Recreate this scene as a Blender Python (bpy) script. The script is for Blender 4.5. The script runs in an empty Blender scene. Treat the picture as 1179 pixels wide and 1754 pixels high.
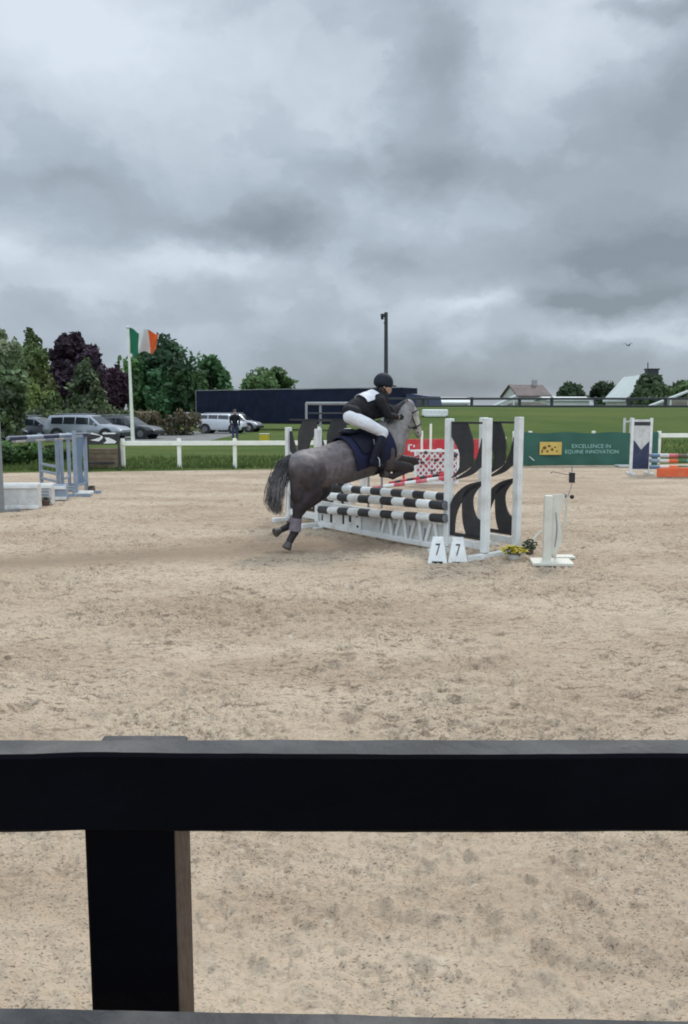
import bpy, bmesh, math, random
import numpy as np
from mathutils import Vector, Matrix, Euler
random.seed(7); rng = np.random.default_rng(7)
R = math.radians
SC = bpy.context.scene
COL = SC.collection

# ------------------------------------------------------------------ camera
H = 1.75; F = 1400.0; CX, CY = 589.5, 877.0; TILT = math.atan(175 / F)
cam_d = bpy.data.cameras.new('camera'); cam = bpy.data.objects.new('camera', cam_d); COL.objects.link(cam)
cam.location = (0, 0, H); cam.rotation_euler = (R(90) - TILT, 0, 0)
cam_d.sensor_fit = 'VERTICAL'; cam_d.sensor_height = 36; cam_d.lens = F / 1754 * 36
cam_d.clip_start = .05; cam_d.clip_end = 6000
SC.camera = cam

# ------------------------------------------------------------------ exposure
SC.view_settings.view_transform = 'Standard'; SC.view_settings.look = 'None'
SC.view_settings.exposure = .25; SC.view_settings.gamma = 1
SC.cycles.pixel_filter_type = 'BLACKMAN_HARRIS'; SC.cycles.filter_width = 1.9
SC.cycles.max_bounces = 6

def ray(u, v):
    d = Vector(((u - CX) / F, 1, -(v - CY) / F))
    c, s = math.cos(TILT), math.sin(TILT)
    return Vector((d.x, d.y * c + d.z * s, -d.y * s + d.z * c))
def at(u, v, Y):
    d = ray(u, v); k = Y / d.y
    return Vector((d.x * k, Y, H + d.z * k))
def gnd(u, v, z=0.0):
    d = ray(u, v); k = (z - H) / d.z
    return Vector((d.x * k, d.y * k, z))

# ------------------------------------------------------------------ sky
SUN_EL, SUN_AZ = R(46), R(22)      # azimuth from +Y (view direction) towards +X
W = bpy.data.worlds.new('World'); SC.world = W; W.use_nodes = True
nt = W.node_tree; nt.nodes.clear()
def N(t, **kw):
    n = nt.nodes.new(t)
    for k, v in kw.items(): setattr(n, k, v)
    return n
def L(a, b): nt.links.new(a, b)
def setin(sock, v):
    if isinstance(v, (int, float, tuple)): sock.default_value = v
    else: L(v, sock)
def MA(op, a, b=0.0, c=0.0):
    n = N('ShaderNodeMath', operation=op)
    for s, v in zip(n.inputs, (a, b, c)): setin(s, v)
    return n.outputs[0]
def VM(op, a, b=(0, 0, 0)):
    n = N('ShaderNodeVectorMath', operation=op); setin(n.inputs[0], a); setin(n.inputs[1], b)
    return n.outputs['Value'] if op == 'DOT_PRODUCT' else n.outputs[0]
tc = N('ShaderNodeTexCoord'); nrm = VM('NORMALIZE', tc.outputs['Generated'])
sx = N('ShaderNodeSeparateXYZ'); L(nrm, sx.inputs[0])
az = MA('ARCTAN2', sx.outputs[0], sx.outputs[1]); el = MA('ARCSINE', sx.outputs[2])
def noise(vec, scale, detail=5, rough=.55, dist=0):
    n = N('ShaderNodeTexNoise'); n.inputs['Scale'].default_value = scale
    n.inputs['Detail'].default_value = detail; n.inputs['Roughness'].default_value = rough
    n.inputs['Distortion'].default_value = dist; setin(n.inputs['Vector'], vec); return n
cb = N('ShaderNodeCombineXYZ'); L(az, cb.inputs[0]); L(MA('MULTIPLY', el, 1.45), cb.inputs[1])
ae = N('ShaderNodeCombineXYZ'); L(az, ae.inputs[0]); L(el, ae.inputs[1])
warp = noise(cb.outputs[0], 6.5, 6, .62)
wv = VM('MULTIPLY', VM('SUBTRACT', warp.outputs['Color'], (.5, .5, .5)), (.14, .08, 0))
warp2 = noise(cb.outputs[0], 24.0, 3)
wv2 = VM('MULTIPLY', VM('SUBTRACT', warp2.outputs['Color'], (.5, .5, .5)), (.025, .018, 0))
pos = VM('ADD', VM('ADD', ae.outputs[0], wv), wv2)
CLOUDS = [(60,20,220,90,.40),(320,70,230,100,.16),(950,60,110,100,.26),(1070,30,70,90,.12),(20,430,90,34,.24),(330,455,150,30,.30),
 (640,385,100,45,.16),(815,522,65,22,.42),(560,200,100,80,.08),(1050,572,190,14,.20),(140,500,80,15,.12),(380,210,160,60,.06),
 (740,95,48,90,-.22),(700,290,150,38,-.27),(470,395,140,34,-.34),(150,432,55,26,-.26),(1000,270,240,120,-.20),
 (1090,440,180,62,-.50),(975,520,110,20,-.36),(1130,515,90,25,-.25),(670,445,80,26,-.22),(220,340,260,50,-.14),(250,545,220,18,-.08),
 (700,620,600,40,-.12),(1160,150,60,80,-.20),(1120,0,80,14,-.3),(100,300,60,14,-.12),(600,668,1100,34,-.30),(900,620,400,40,-.12),(250,600,300,30,-.10)]
acc = None
for (u, v, su, sv, a) in CLOUDS:
    d = ray(u, v).normalized(); caz = math.atan2(d.x, d.y); cel = math.asin(d.z)
    k = VM('MULTIPLY', VM('SUBTRACT', pos, (caz, cel, 0)), (F / su, F / sv, 0))
    g = MA('EXPONENT', MA('MULTIPLY', VM('DOT_PRODUCT', k, k), -1.0))
    acc = MA('MULTIPLY', g, a) if acc is None else MA('MULTIPLY_ADD', g, a, acc)
fine = noise(VM('ADD', cb.outputs[0], wv), 7.0, 5, .52)
bil = noise(VM('ADD', cb.outputs[0], wv), 15.0, 4, .5)
fine2 = noise(cb.outputs[0], 3.2, 4, .5)
br = MA('ADD', MA('MULTIPLY', acc, 1.1), .55)
br = MA('MULTIPLY_ADD', MA('SUBTRACT', fine.outputs[0], .5), .34, br)
br = MA('MULTIPLY_ADD', MA('SUBTRACT', fine2.outputs[0], .5), .22, br)
def sm_(v, a, b, c, d):
    n = N('ShaderNodeMapRange', interpolation_type='SMOOTHSTEP'); setin(n.inputs[0], v)
    for i, q in enumerate((a, b, c, d)): n.inputs[1 + i].default_value = q
    return n.outputs[0]
br = MA('ADD', br, sm_(MA('ADD', fine.outputs[0], MA('MULTIPLY', MA('SUBTRACT', br, .56), .35)), .45, .54, -.04, .035))
br = MA('ADD', br, sm_(bil.outputs[0], .42, .60, -.025, .02))
cr = N('ShaderNodeValToRGB'); L(br, cr.inputs[0])
e = cr.color_ramp.elements; e[0].position = 0; e[0].color = (.20, .24, .278, 1); e[1].position = 1; e[1].color = (.62, .69, .765, 1)
m = cr.color_ramp.elements.new(.5); m.color = (.375, .437, .505, 1)
zen = N('ShaderNodeMapRange'); L(el, zen.inputs[0])
zen.inputs[1].default_value = R(27); zen.inputs[2].default_value = R(65); zen.inputs[3].default_value = 1; zen.inputs[4].default_value = 2.3
bgc = N('ShaderNodeBackground'); L(cr.outputs[0], bgc.inputs[0]); L(MA('MULTIPLY', zen.outputs[0], sm_(MA('MULTIPLY', sx.outputs[1], -1.0), -.1, .8, 1.0, 2.1)), bgc.inputs[1])
sky = N('ShaderNodeTexSky'); sky.sky_type = 'NISHITA'; sky.sun_disc = False
sky.sun_elevation = SUN_EL; sky.sun_rotation = SUN_AZ
bgs = N('ShaderNodeBackground'); L(sky.outputs[0], bgs.inputs[0]); bgs.inputs[1].default_value = .06
mx = N('ShaderNodeMixShader'); mx.inputs[0].default_value = .93; L(bgs.outputs[0], mx.inputs[1]); L(bgc.outputs[0], mx.inputs[2])
wo = N('ShaderNodeOutputWorld'); L(mx.outputs[0], wo.inputs[0])

sd = bpy.data.lights.new('sun', 'SUN'); sd.energy = 1.5; sd.angle = R(12); sd.color = (1, .95, .87)
sun = bpy.data.objects.new('sun', sd); COL.objects.link(sun)
sdir = Vector((math.sin(SUN_AZ) * math.cos(SUN_EL), math.cos(SUN_AZ) * math.cos(SUN_EL), math.sin(SUN_EL)))
sun.rotation_euler = sdir.to_track_quat('Z', 'Y').to_euler(); sun.location = (0, 0, 60)

# ------------------------------------------------------------------ materials
def mat(name, col, rough=.6, var=.18, scale=6.0, bump=0.0, bscale=40.0, dirt=None, dirt_amt=.35, metal=0.0, spec=.5, attr=None, transl=0, coat=0):
    m = bpy.data.materials.new(name); m.use_nodes = True
    t = m.node_tree; b = t.nodes['Principled BSDF']
    b.inputs['Roughness'].default_value = rough; b.inputs['Metallic'].default_value = metal
    b.inputs['Specular IOR Level'].default_value = spec; b.inputs['Coat Weight'].default_value = coat
    tcn = t.nodes.new('ShaderNodeTexCoord')
    n = t.nodes.new('ShaderNodeTexNoise'); n.inputs['Scale'].default_value = scale; n.inputs['Detail'].default_value = 5
    t.links.new(tcn.outputs['Object'], n.inputs['Vector'])
    r = t.nodes.new('ShaderNodeMapRange'); r.inputs[1].default_value = .3; r.inputs[2].default_value = .7
    r.inputs[3].default_value = 1 - var; r.inputs[4].default_value = 1 + var
    t.links.new(n.outputs[0], r.inputs[0])
    mu = t.nodes.new('ShaderNodeVectorMath'); mu.operation = 'SCALE'
    if attr:
        at_ = t.nodes.new('ShaderNodeAttribute'); at_.attribute_name = attr; t.links.new(at_.outputs['Color'], mu.inputs[0])
    else: mu.inputs[0].default_value = col
    t.links.new(r.outputs[0], mu.inputs['Scale']); out = mu.outputs[0]
    if dirt:
        n2 = t.nodes.new('ShaderNodeTexNoise'); n2.inputs['Scale'].default_value = scale * .8; n2.inputs['Detail'].default_value = 8
        n2.inputs['Roughness'].default_value = .7; t.links.new(tcn.outputs['Object'], n2.inputs['Vector'])
        r2 = t.nodes.new('ShaderNodeMapRange'); r2.inputs[1].default_value = .5; r2.inputs[2].default_value = .72
        r2.inputs[4].default_value = dirt_amt; t.links.new(n2.outputs[0], r2.inputs[0])
        mixn = t.nodes.new('ShaderNodeMix'); mixn.data_type = 'RGBA'; mixn.inputs[7].default_value = (*dirt, 1)
        t.links.new(r2.outputs[0], mixn.inputs[0]); t.links.new(out, mixn.inputs[6]); out = mixn.outputs[2]
    t.links.new(out, b.inputs['Base Color'])
    if bump:
        n3 = t.nodes.new('ShaderNodeTexNoise'); n3.inputs['Scale'].default_value = bscale; n3.inputs['Detail'].default_value = 4
        t.links.new(tcn.outputs['Object'], n3.inputs['Vector'])
        bp = t.nodes.new('ShaderNodeBump'); bp.inputs['Strength'].default_value = bump; bp.inputs['Distance'].default_value = .02
        t.links.new(n3.outputs[0], bp.inputs['Height']); t.links.new(bp.outputs[0], b.inputs['Normal'])
    if transl:
        tr = t.nodes.new('ShaderNodeBsdfTranslucent'); t.links.new(out, tr.inputs[0])
        ms = t.nodes.new('ShaderNodeMixShader'); ms.inputs[0].default_value = transl
        t.links.new(b.outputs[0], ms.inputs[1]); t.links.new(tr.outputs[0], ms.inputs[2])
        t.links.new(ms.outputs[0], t.nodes['Material Output'].inputs[0])
    return m
DIRT = (.33, .28, .21)
MT = dict(
 white=mat('white_paint', (.74, .75, .73), .45, .06, 5, .12, 30, DIRT, .55),
 cream=mat('fence_white_paint', (.80, .81, .71), .5, .08, 3, .1, 20, (.25, .28, .15), .3),
 dullwhite=mat('weathered_white_paint', (.58, .58, .56), .55, .12, 6, .15, 30, DIRT, .6),
 offwhite=mat('cream_paint', (.62, .60, .52), .5, .08, 5, .1, 30, DIRT, .3),
 black=mat('black_paint', (.014, .014, .017), .42, .2, 6, .08, 30, (.12, .10, .08), .12),
 char=mat('charcoal_board', (.025, .025, .028), .55, .2, 6, .1, 30, (.14, .12, .10), .25),
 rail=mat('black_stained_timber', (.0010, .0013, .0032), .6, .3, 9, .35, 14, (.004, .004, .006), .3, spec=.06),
 postlit=mat('lit_side_brown_timber', (.085, .060, .046), .75, .35, 7, .5, 22, (.10, .08, .065), .4, spec=.2),  # light on the post's right face, painted in as a lighter brown
 railsheen=mat('sky_sheen_timber_top', (.080, .078, .078), .75, .4, 7, .8, 22, (.16, .145, .13), .7, spec=.3),  # sky sheen on upward faces of the black timber, put into the colour as grey
 red=mat('red_paint', (.50, .03, .04), .45, .12, 6, .1, 30, (.45, .30, .27), .3),
 pinkred=mat('faded_red_paint', (.55, .10, .13), .5, .15, 8, .1, 30, (.6, .5, .5), .5),
 orange=mat('orange_paint', (.72, .12, .035), .5, .12, 6, .1, 30, (.5, .3, .2), .3),
 navy=mat('navy_paint', (.022, .035, .085), .5, .15, 6, .1, 30, DIRT, .12),
 tarp=mat('navy_curtain', (.007, .011, .030), .6, .3, 1.2, .3, 3, (.02, .028, .05), .4, spec=.2),
 greyblue=mat('grey_blue_paint', (.24, .29, .36), .5, .15, 6, .1, 30, DIRT, .3),
 steelblue=mat('steel_blue_paint', (.10, .17, .28), .5, .15, 6, .1, 30, DIRT, .3),
 green=mat('green_paint', (.04, .16, .06), .5, .15, 6),
 grey=mat('grey_metal', (.27, .28, .29), .4, .12, 8, .05, 30, metal=.4),
 dark=mat('dark_metal', (.022, .028, .034), .5, .2, 8),
 rubber=mat('tyre_rubber', (.018, .018, .019), .8, .2, 20, .2, 40),
 rim=mat('wheel_alloy', (.35, .36, .38), .3, .1, 20, metal=.8),
 glass=mat('car_glass', (.018, .022, .028), .08, .1, 3, spec=.7),
 silver=mat('silver_car_paint', (.30, .32, .36), .3, .05, 3, metal=.3, coat=.5),
 greycar=mat('grey_car_paint', (.13, .14, .17), .3, .05, 3, metal=.3, coat=.5),
 whitecar=mat('white_car_paint', (.62, .64, .68), .3, .05, 3, coat=.5),
 darkcar=mat('dark_car_paint', (.02, .023, .03), .3, .05, 3, coat=.5),
 lampred=mat('tail_lamp_lens', (.35, .02, .02), .2, .05, 3),
 lampclr=mat('headlamp_lens', (.6, .62, .64), .15, .05, 3),
 brown=mat('brown_timber', (.13, .095, .06), .7, .3, 5, .3, 20, (.10, .12, .05), .5),
 terracotta=mat('dark_flower_pot', (.09, .055, .045), .7, .2, 8, .1, 30),
 concrete=mat('concrete', (.33, .32, .30), .85, .15, 3, .2, 20),
 roof=mat('brown_roof_tiles', (.115, .085, .080), .8, .25, 1, .3, 3),
 render=mat('pale_render', (.62, .62, .62), .8, .08, .6, .05, 5),
 palesheet=mat('pale_sheet_roof', (.55, .59, .58), .6, .1, .5, .1, 2),
 flower=mat('yellow_petals', (.62, .50, .03), .6, .3, 30, transl=.25),
 leafdark=mat('dark_plant_leaves', (.045, .06, .02), .6, .3, 20, transl=.25),
 bark=mat('bark', (.07, .055, .04), .9, .3, 2, .5, 6),
 skin=mat('skin', (.50, .31, .24), .5, .08, 30, .03, 200),
 jacket=mat('black_wool_jacket', (.015, .015, .018), .8, .3, 14, .7, 16, spec=.25),
 breech=mat('white_breeches', (.66, .66, .69), .75, .08, 12, .6, 15),
 leather=mat('dark_leather', (.007, .008, .018), .6, .2, 20, .1, 80, spec=.22),
 helmet=mat('dark_velvet_helmet', (.012, .016, .026), .75, .2, 30, .1, 200, spec=.3),
 pad=mat('navy_saddle_pad', (.010, .012, .040), .8, .25, 12, .3, 60, spec=.3),
 hair=mat('dark_horse_hair', (.035, .033, .035), .6, .4, 30, .3, 80),
 greyhair=mat('grey_horse_hair', (.17, .155, .155), .65, .4, 30, .3, 80),
 hoof=mat('horn_hoof', (.055, .046, .045), .55, .3, 25, .1, 60),
 eye=mat('dark_eye', (.01, .008, .008), .1, 0, 3),
 boot=mat('pale_fetlock_wrap', (.16, .13, .15), .7, .2, 20, .2, 60),
 banner=mat('green_mesh_banner', (.025, .105, .075), .65, .12, 1.5, .15, 8),
 logo=mat('gold_print', (.60, .42, .10), .6, .1, 10),
 logodark=mat('brown_print', (.14, .07, .02), .6, .1, 10),
 flaggreen=mat('flag_green', (.01, .14, .07), .7, .08, 3, transl=.3),
 flagwhite=mat('flag_white', (.65, .65, .66), .7, .05, 3, transl=.3),
 flagorange=mat('flag_orange', (.70, .13, .03), .7, .08, 3, transl=.3),
 mulch=mat('mound_soil', (.055, .055, .035), .95, .4, 1.5, .6, 4),
)

# ------------------------------------------------------------------ object helpers
def link(o, parent=None):
    COL.objects.link(o)
    if parent: o.parent = parent
    return o
def tag(o, label=None, cat=None, group=None, kind=None):
    if label: o['label'] = label
    if cat: o['category'] = cat
    if group: o['group'] = group
    if kind: o['kind'] = kind
    return o
def thing(name, loc, rz, label, cat, group=None):
    o = bpy.data.objects.new(name, None); o.location = loc; o.rotation_euler = (0, 0, rz); o.empty_display_size = .2
    link(o); return tag(o, label, cat, group)
def root_inv(o):
    while o.parent: o = o.parent
    return (Matrix.Translation(o.location) @ o.rotation_euler.to_matrix().to_4x4()).inverted()
def copy_tree(o, parent=None):
    c = o.copy(); COL.objects.link(c)
    if parent: c.parent = parent
    for ch in list(o.children): copy_tree(ch, c)
    return c

class MB:
    def __init__(s): s.v = []; s.f = []; s.m = []; s.c = []
    def add(s, vs, fs, mi=0):
        k = len(s.v); s.v += [tuple(p) for p in vs]; s.f += [tuple(i + k for i in f) for f in fs]; s.m += [mi] * len(fs); return s
    def box(s, c, size, rot=None, mi=0, bev=0.0):
        hx, hy, hz = [a / 2 for a in size]; c = Vector(c)
        b = min(bev, hx * .9, hy * .9, hz * .9)
        Rm = rot if rot is not None else Matrix.Identity(3)
        if b <= 0:
            vs = [c + Rm @ Vector((x * hx, y * hy, z * hz)) for x in (-1, 1) for y in (-1, 1) for z in (-1, 1)]
            return s.add(vs, [(0,1,3,2),(4,6,7,5),(0,4,5,1),(2,3,7,6),(0,2,6,4),(1,5,7,3)], mi)
        bm = bmesh.new(); bmesh.ops.create_cube(bm, size=1)
        for p in bm.verts: p.co = Vector((p.co.x * 2 * hx, p.co.y * 2 * hy, p.co.z * 2 * hz))
        bmesh.ops.bevel(bm, geom=bm.edges[:], offset=b, segments=2, affect='EDGES', profile=.5)
        bm.verts.index_update()
        s.add([c + Rm @ p.co for p in bm.verts], [[q.index for q in f.verts] for f in bm.faces], mi); bm.free(); return s
    def tube(s, pts, rads, n=10, mi=0, cap=True):
        pts = [Vector(p) for p in pts]
        if isinstance(rads, (int, float)): rads = [rads] * len(pts)
        rings = []; ref = None
        for i, p in enumerate(pts):
            d = (pts[min(i + 1, len(pts) - 1)] - pts[max(i - 1, 0)])
            if d.length < 1e-9: d = Vector((0, 0, 1))
            d.normalize()
            if ref is None: ref = Vector((0, 0, 1)) if abs(d.z) < .9 else Vector((1, 0, 0))
            a = d.cross(ref).normalized(); b = d.cross(a).normalized(); ref = b.cross(d) * -1 if False else ref
            rings.append([p + (a * math.cos(t) + b * math.sin(t)) * rads[i] for t in [2 * math.pi * j / n for j in range(n)]])
        vs = [q for r_ in rings for q in r_]; fs = []
        for i in range(len(rings) - 1):
            for j in range(n):
                fs.append((i*n+j, i*n+(j+1)%n, (i+1)*n+(j+1)%n, (i+1)*n+j))
        if cap: fs.append(tuple(range(n))[::-1]); fs.append(tuple((len(rings)-1)*n + j for j in range(n)))
        return s.add(vs, fs, mi)
    def ball(s, c, r, mi=0, seg=10, sq=(1, 1, 1)):
        bm = bmesh.new(); bmesh.ops.create_uvsphere(bm, u_segments=seg, v_segments=max(6, seg - 2), radius=1); bm.verts.index_update()
        c = Vector(c)
        s.add([c + Vector((p.co.x*r*sq[0], p.co.y*r*sq[1], p.co.z*r*sq[2])) for p in bm.verts], [[q.index for q in f.verts] for f in bm.faces], mi)
        bm.free(); return s
    def prism(s, pts2, fn, th, mi=0):
        """pts2: outline; fn(p, k) -> 3D point, k = 0 / 1 front / back"""
        n = len(pts2); fr = [fn(p, 0) for p in pts2]; bk = [fn(p, 1) for p in pts2]
        fs = [tuple(range(n)), tuple(range(2 * n - 1, n - 1, -1))] + [(i, i + n, (i + 1) % n + n, (i + 1) % n) for i in range(n)]
        return s.add(fr + bk, fs, mi)
    def build(s, name, mats, parent=None, smooth=False, world=False, tri=False):
        vs = s.v
        if world and parent is not None:
            M = root_inv(parent); vs = [tuple(M @ Vector(p)) for p in vs]
        me = bpy.data.meshes.new(name); me.from_pydata(vs, [], s.f)
        if not isinstance(mats, (list, tuple)): mats = [mats]
        for m_ in mats: me.materials.append(m_)
        me.polygons.foreach_set('material_index', s.m)
        if smooth: me.polygons.foreach_set('use_smooth', [True] * len(me.polygons))
        me.validate(); me.update()
        bm = bmesh.new(); bm.from_mesh(me); bmesh.ops.recalc_face_normals(bm, faces=bm.faces[:]); bm.to_mesh(me); bm.free()
        if smooth:
            try: me.set_sharp_from_angle(angle=R(45))
            except Exception: pass
        return link(bpy.data.objects.new(name, me), parent)

def text_mesh(txt, size, fn, mb, mi=0, sx=1.0):
    cu = bpy.data.curves.new('t', 'FONT'); cu.body = txt; cu.size = size; cu.align_x = 'CENTER'; cu.align_y = 'CENTER'
    cu.resolution_u = 3
    o = bpy.data.objects.new('t', cu); COL.objects.link(o)
    dg = bpy.context.evaluated_depsgraph_get(); dg.update(); me = bpy.data.meshes.new_from_object(o.evaluated_get(dg))
    mb.add([fn(v.co.x * sx, v.co.y) for v in me.vertices], [tuple(p.vertices) for p in me.polygons], mi)
    bpy.data.objects.remove(o); bpy.data.curves.remove(cu); bpy.data.meshes.remove(me)

# ------------------------------------------------------------------ noise for terrain
def vnoise(x, y, seed=0):
    xi = np.floor(x).astype(np.int64); yi = np.floor(y).astype(np.int64); xf = x - xi; yf = y - yi
    def h(a, b):
        n = (a * 374761393 + b * 668265263 + seed * 974634777) & 0xffffffff
        n = ((n ^ (n >> 13)) * 1274126177) & 0xffffffff
        return ((n ^ (n >> 16)) & 0xffff) / 65535.0
    u = xf * xf * (3 - 2 * xf); w = yf * yf * (3 - 2 * yf)
    return (h(xi, yi) * (1 - u) + h(xi + 1, yi) * u) * (1 - w) + (h(xi, yi + 1) * (1 - u) + h(xi + 1, yi + 1) * u) * w
def fbm(x, y, o=4, seed=0):
    a = 0; k = .5; t = 0
    for i in range(o): a = a + k * vnoise(x * 2**i, y * 2**i, seed + i); t += k; k *= .5
    return a / t
def sstep(a, b, x):
    t = np.clip((x - a) / (b - a), 0, 1); return t * t * (3 - 2 * t)

def edgeY(x): return 24.6 + .19 * np.clip(x, -30, 60)
def grid_mesh(name, X, Y, Z, mats, parent=None):
    r, c = X.shape
    me = bpy.data.meshes.new(name); co = np.stack([X, Y, Z], -1).reshape(-1, 3)
    i = (np.arange(r - 1)[:, None] * c + np.arange(c - 1)[None, :]).reshape(-1)
    q = np.stack([i, i + 1, i + c + 1, i + c], -1)
    me.vertices.add(len(co)); me.vertices.foreach_set('co', co.ravel().astype(np.float32))
    me.loops.add(q.size); me.loops.foreach_set('vertex_index', q.ravel().astype(np.int32))
    me.polygons.add(len(q)); me.polygons.foreach_set('loop_start', (np.arange(len(q)) * 4).astype(np.int32))
    me.update(calc_edges=True); me.validate()
    me.polygons.foreach_set('use_smooth', [True] * len(me.polygons))
    me.materials.append(mats)
    return link(bpy.data.objects.new(name, me), parent)

# ---- sand: one sheet, finely displaced (hoof prints, clods)
jy = 1250; ycl = np.concatenate([np.linspace(-8, .6, 24)[:-1], np.geomspace(.6, 25, jy)])
s_in = np.linspace(-1, 1, 640); nrow = len(ycl)
XX = np.zeros((nrow, 640 + 24)); YY = np.zeros_like(XX)
for j, yy in enumerate(ycl):
    w = .50 * max(yy, .6) + .35
    xi = s_in * w; lo = np.linspace(-34, -w, 13)[:-1]; hi = np.linspace(w, 62, 13)[1:]
    XX[j] = np.concatenate([lo, xi, hi]); YY[j] = yy
YY = np.where(YY > 0, YY * edgeY(XX) / 25, YY)
def ridged(x, y, o, s):
    a = 0; k = .5
    for i in range(o): a = a + k * (1 - np.abs(2 * vnoise(x * 2**i, y * 2**i, s + i) - 1)); k *= .5
    return a
big = fbm(XX * .7, YY * .7, 3, 3)
rough = sstep(.35, .62, fbm(XX * 1.1 + 5, YY * .9, 3, 11)) * .75 + .25
z = (big - .5) * .04
near = .10 + .90 * sstep(2.4, 4.6, YY)
z *= .4 + .6 * near
z += (fbm(XX * 6, YY * 10, 4, 21) - .5) * .042 * rough * near
cl = fbm(XX * 9, YY * 19, 3, 31); z += sstep(.57, .63, cl) * .015 * rough * near * fbm(XX * 30, YY * 30, 2, 34)*1.6
cl2 = fbm(XX * 27 + 9, YY * 34, 2, 36); z += sstep(.60, .66, cl2) * .012 * (.35 + rough) * (.25 + .75 * near)
cr_ = vnoise(XX * 75, YY * 75, 37); z += sstep(.80, .90, cr_) * .007
cr2 = vnoise(XX * 42 + 7, YY * 46, 39); z += sstep(.82, .90, cr2) * .009 * (.4 + rough)
pit = fbm(XX * 8 + 33, YY * 12, 3, 41); z -= sstep(.60, .68, pit) * .030 * rough * near
z += (vnoise(XX * 60, YY * 60, 51) - .5) * .005
# hoof prints
for _ in range(900):
    hy = math.exp(random.uniform(math.log(1.6), math.log(22))); hx = random.uniform(-1, 1) * (.5 * hy + .3)
    j0, j1 = np.searchsorted(ycl, [hy * .9, hy * 1.12])
    a = random.uniform(0, 6.28); r0 = random.uniform(.05, .085)
    xs = XX[j0:j1]; ys = YY[j0:j1]
    dx = (xs - hx) * math.cos(a) + (ys - hy) * math.sin(a); dy = -(xs - hx) * math.sin(a) + (ys - hy) * math.cos(a)
    dd = np.sqrt(dx**2 + (dy * 1.25)**2) / r0
    z[j0:j1] += (.25 + .75 * min(1, max(0, (hy - 2.2) / 2.8))) * -.028 * np.exp(-(dd**2) * 1.2) * (1 + .6 * np.clip(dx / r0, -1, 1)) + .010 * np.exp(-((dd - 1.5)**2) * 5)
track = np.exp(-((YY - (9.6 + (XX + 3) * .28)) / .55)**2) * sstep(1.6, .0, XX)
z = z * (1 - .5 * track) - .02 * track
z *= sstep(0, .8, edgeY(XX) - YY)
z *= (1 - .55 * sstep(9, 20, YY))
ms = bpy.data.materials.new('sand'); ms.use_nodes = True; nt = ms.node_tree; bs = nt.nodes['Principled BSDF']
bs.inputs['Roughness'].default_value = .92; bs.inputs['Specular IOR Level'].default_value = .2
tc = N('ShaderNodeTexCoord'); P_ = tc.outputs['Object']
def mapr(v, a, b, c=0., d=1.):
    n = N('ShaderNodeMapRange'); setin(n.inputs[0], v); n.inputs[1].default_value = a; n.inputs[2].default_value = b
    n.inputs[3].default_value = c; n.inputs[4].default_value = d; return n.outputs[0]
def mixc(f, a, b):
    n = N('ShaderNodeMix', data_type='RGBA'); setin(n.inputs[0], f)
    for s_, v_ in ((n.inputs[6], a), (n.inputs[7], b)):
        if isinstance(v_, tuple): s_.default_value = (*v_, 1)
        else: L(v_, s_)
    return n.outputs[2]
n1 = noise(VM('MULTIPLY', P_, (.30, .8, 1)), 1.0, 6, .6); n2 = noise(P_, 9, 6, .65); n3 = noise(P_, 42, 4, .6); n4 = noise(P_, 2.2, 4, .6)
c0 = mixc(mapr(n1.outputs[0], .40, .60), (.395, .300, .212), (.51, .408, .300))
c1 = mixc(mapr(n4.outputs[0], .58, .75, 0, .22), c0, (.36, .285, .21))
NS_ = N('ShaderNodeSeparateXYZ'); L(P_, NS_.inputs[0]); nf = noise(VM('MULTIPLY', P_, (.5, 1.5, 1)), 14, 6, .74, .6); nm = noise(P_, 1.3, 3, .6)
c1 = mixc(MA('MULTIPLY', mapr(nf.outputs[0], .53, .585, 0, .85), MA('MULTIPLY', mapr(nm.outputs[0], .35, .6, .35, 1), mapr(NS_.outputs[1], 2.2, 4.6, .10, 1))), c1, (.155, .112, .075))
c1 = mixc(mapr(n2.outputs[0], .40, .30, 0, .5), c1, (.62, .54, .43))
ns = noise(VM('MULTIPLY', P_, (.55, 1.4, 1)), 55, 4, .65, .5); c1 = mixc(MA('MULTIPLY', mapr(ns.outputs[0], .58, .62, 0, .75), mapr(NS_.outputs[1], 2.2, 4.4, .12, 1)), c1, (.15, .112, .08)); nz = noise(VM('MULTIPLY', P_, (.6, 1.3, 1)), 120, 3, .6, .3); c2 = mixc(MA('MULTIPLY', mapr(nz.outputs[0], .575, .615, 0, .85), mapr(nm.outputs[0], .38, .55, .4, 1)), c1, (.12, .09, .065))
sp = N('ShaderNodeSeparateXYZ'); L(P_, sp.inputs[0])
ln = MA('SUBTRACT', sp.outputs[1], MA('MULTIPLY_ADD', sp.outputs[0], .28, 10.45))
wob = MA('MULTIPLY_ADD', MA('SUBTRACT', n1.outputs[0], .5), 1.2, ln)
tf = MA('MULTIPLY', MA('EXPONENT', MA('MULTIPLY', MA('MULTIPLY', wob, wob), -3.5)), mapr(sp.outputs[0], .2, 1.6, .85, .1))
c3 = mixc(tf, c2, (.245, .185, .13))
L(c3, bs.inputs['Base Color'])
bp = N('ShaderNodeBump'); bp.inputs['Strength'].default_value = .7; bp.inputs['Distance'].default_value = .012
L(MA('ADD', n3.outputs[0], n2.outputs[0]), bp.inputs['Height']); L(bp.outputs[0], bs.inputs['Normal'])
o = grid_mesh('sand', XX, YY, z, ms); tag(o, kind='structure')

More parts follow.
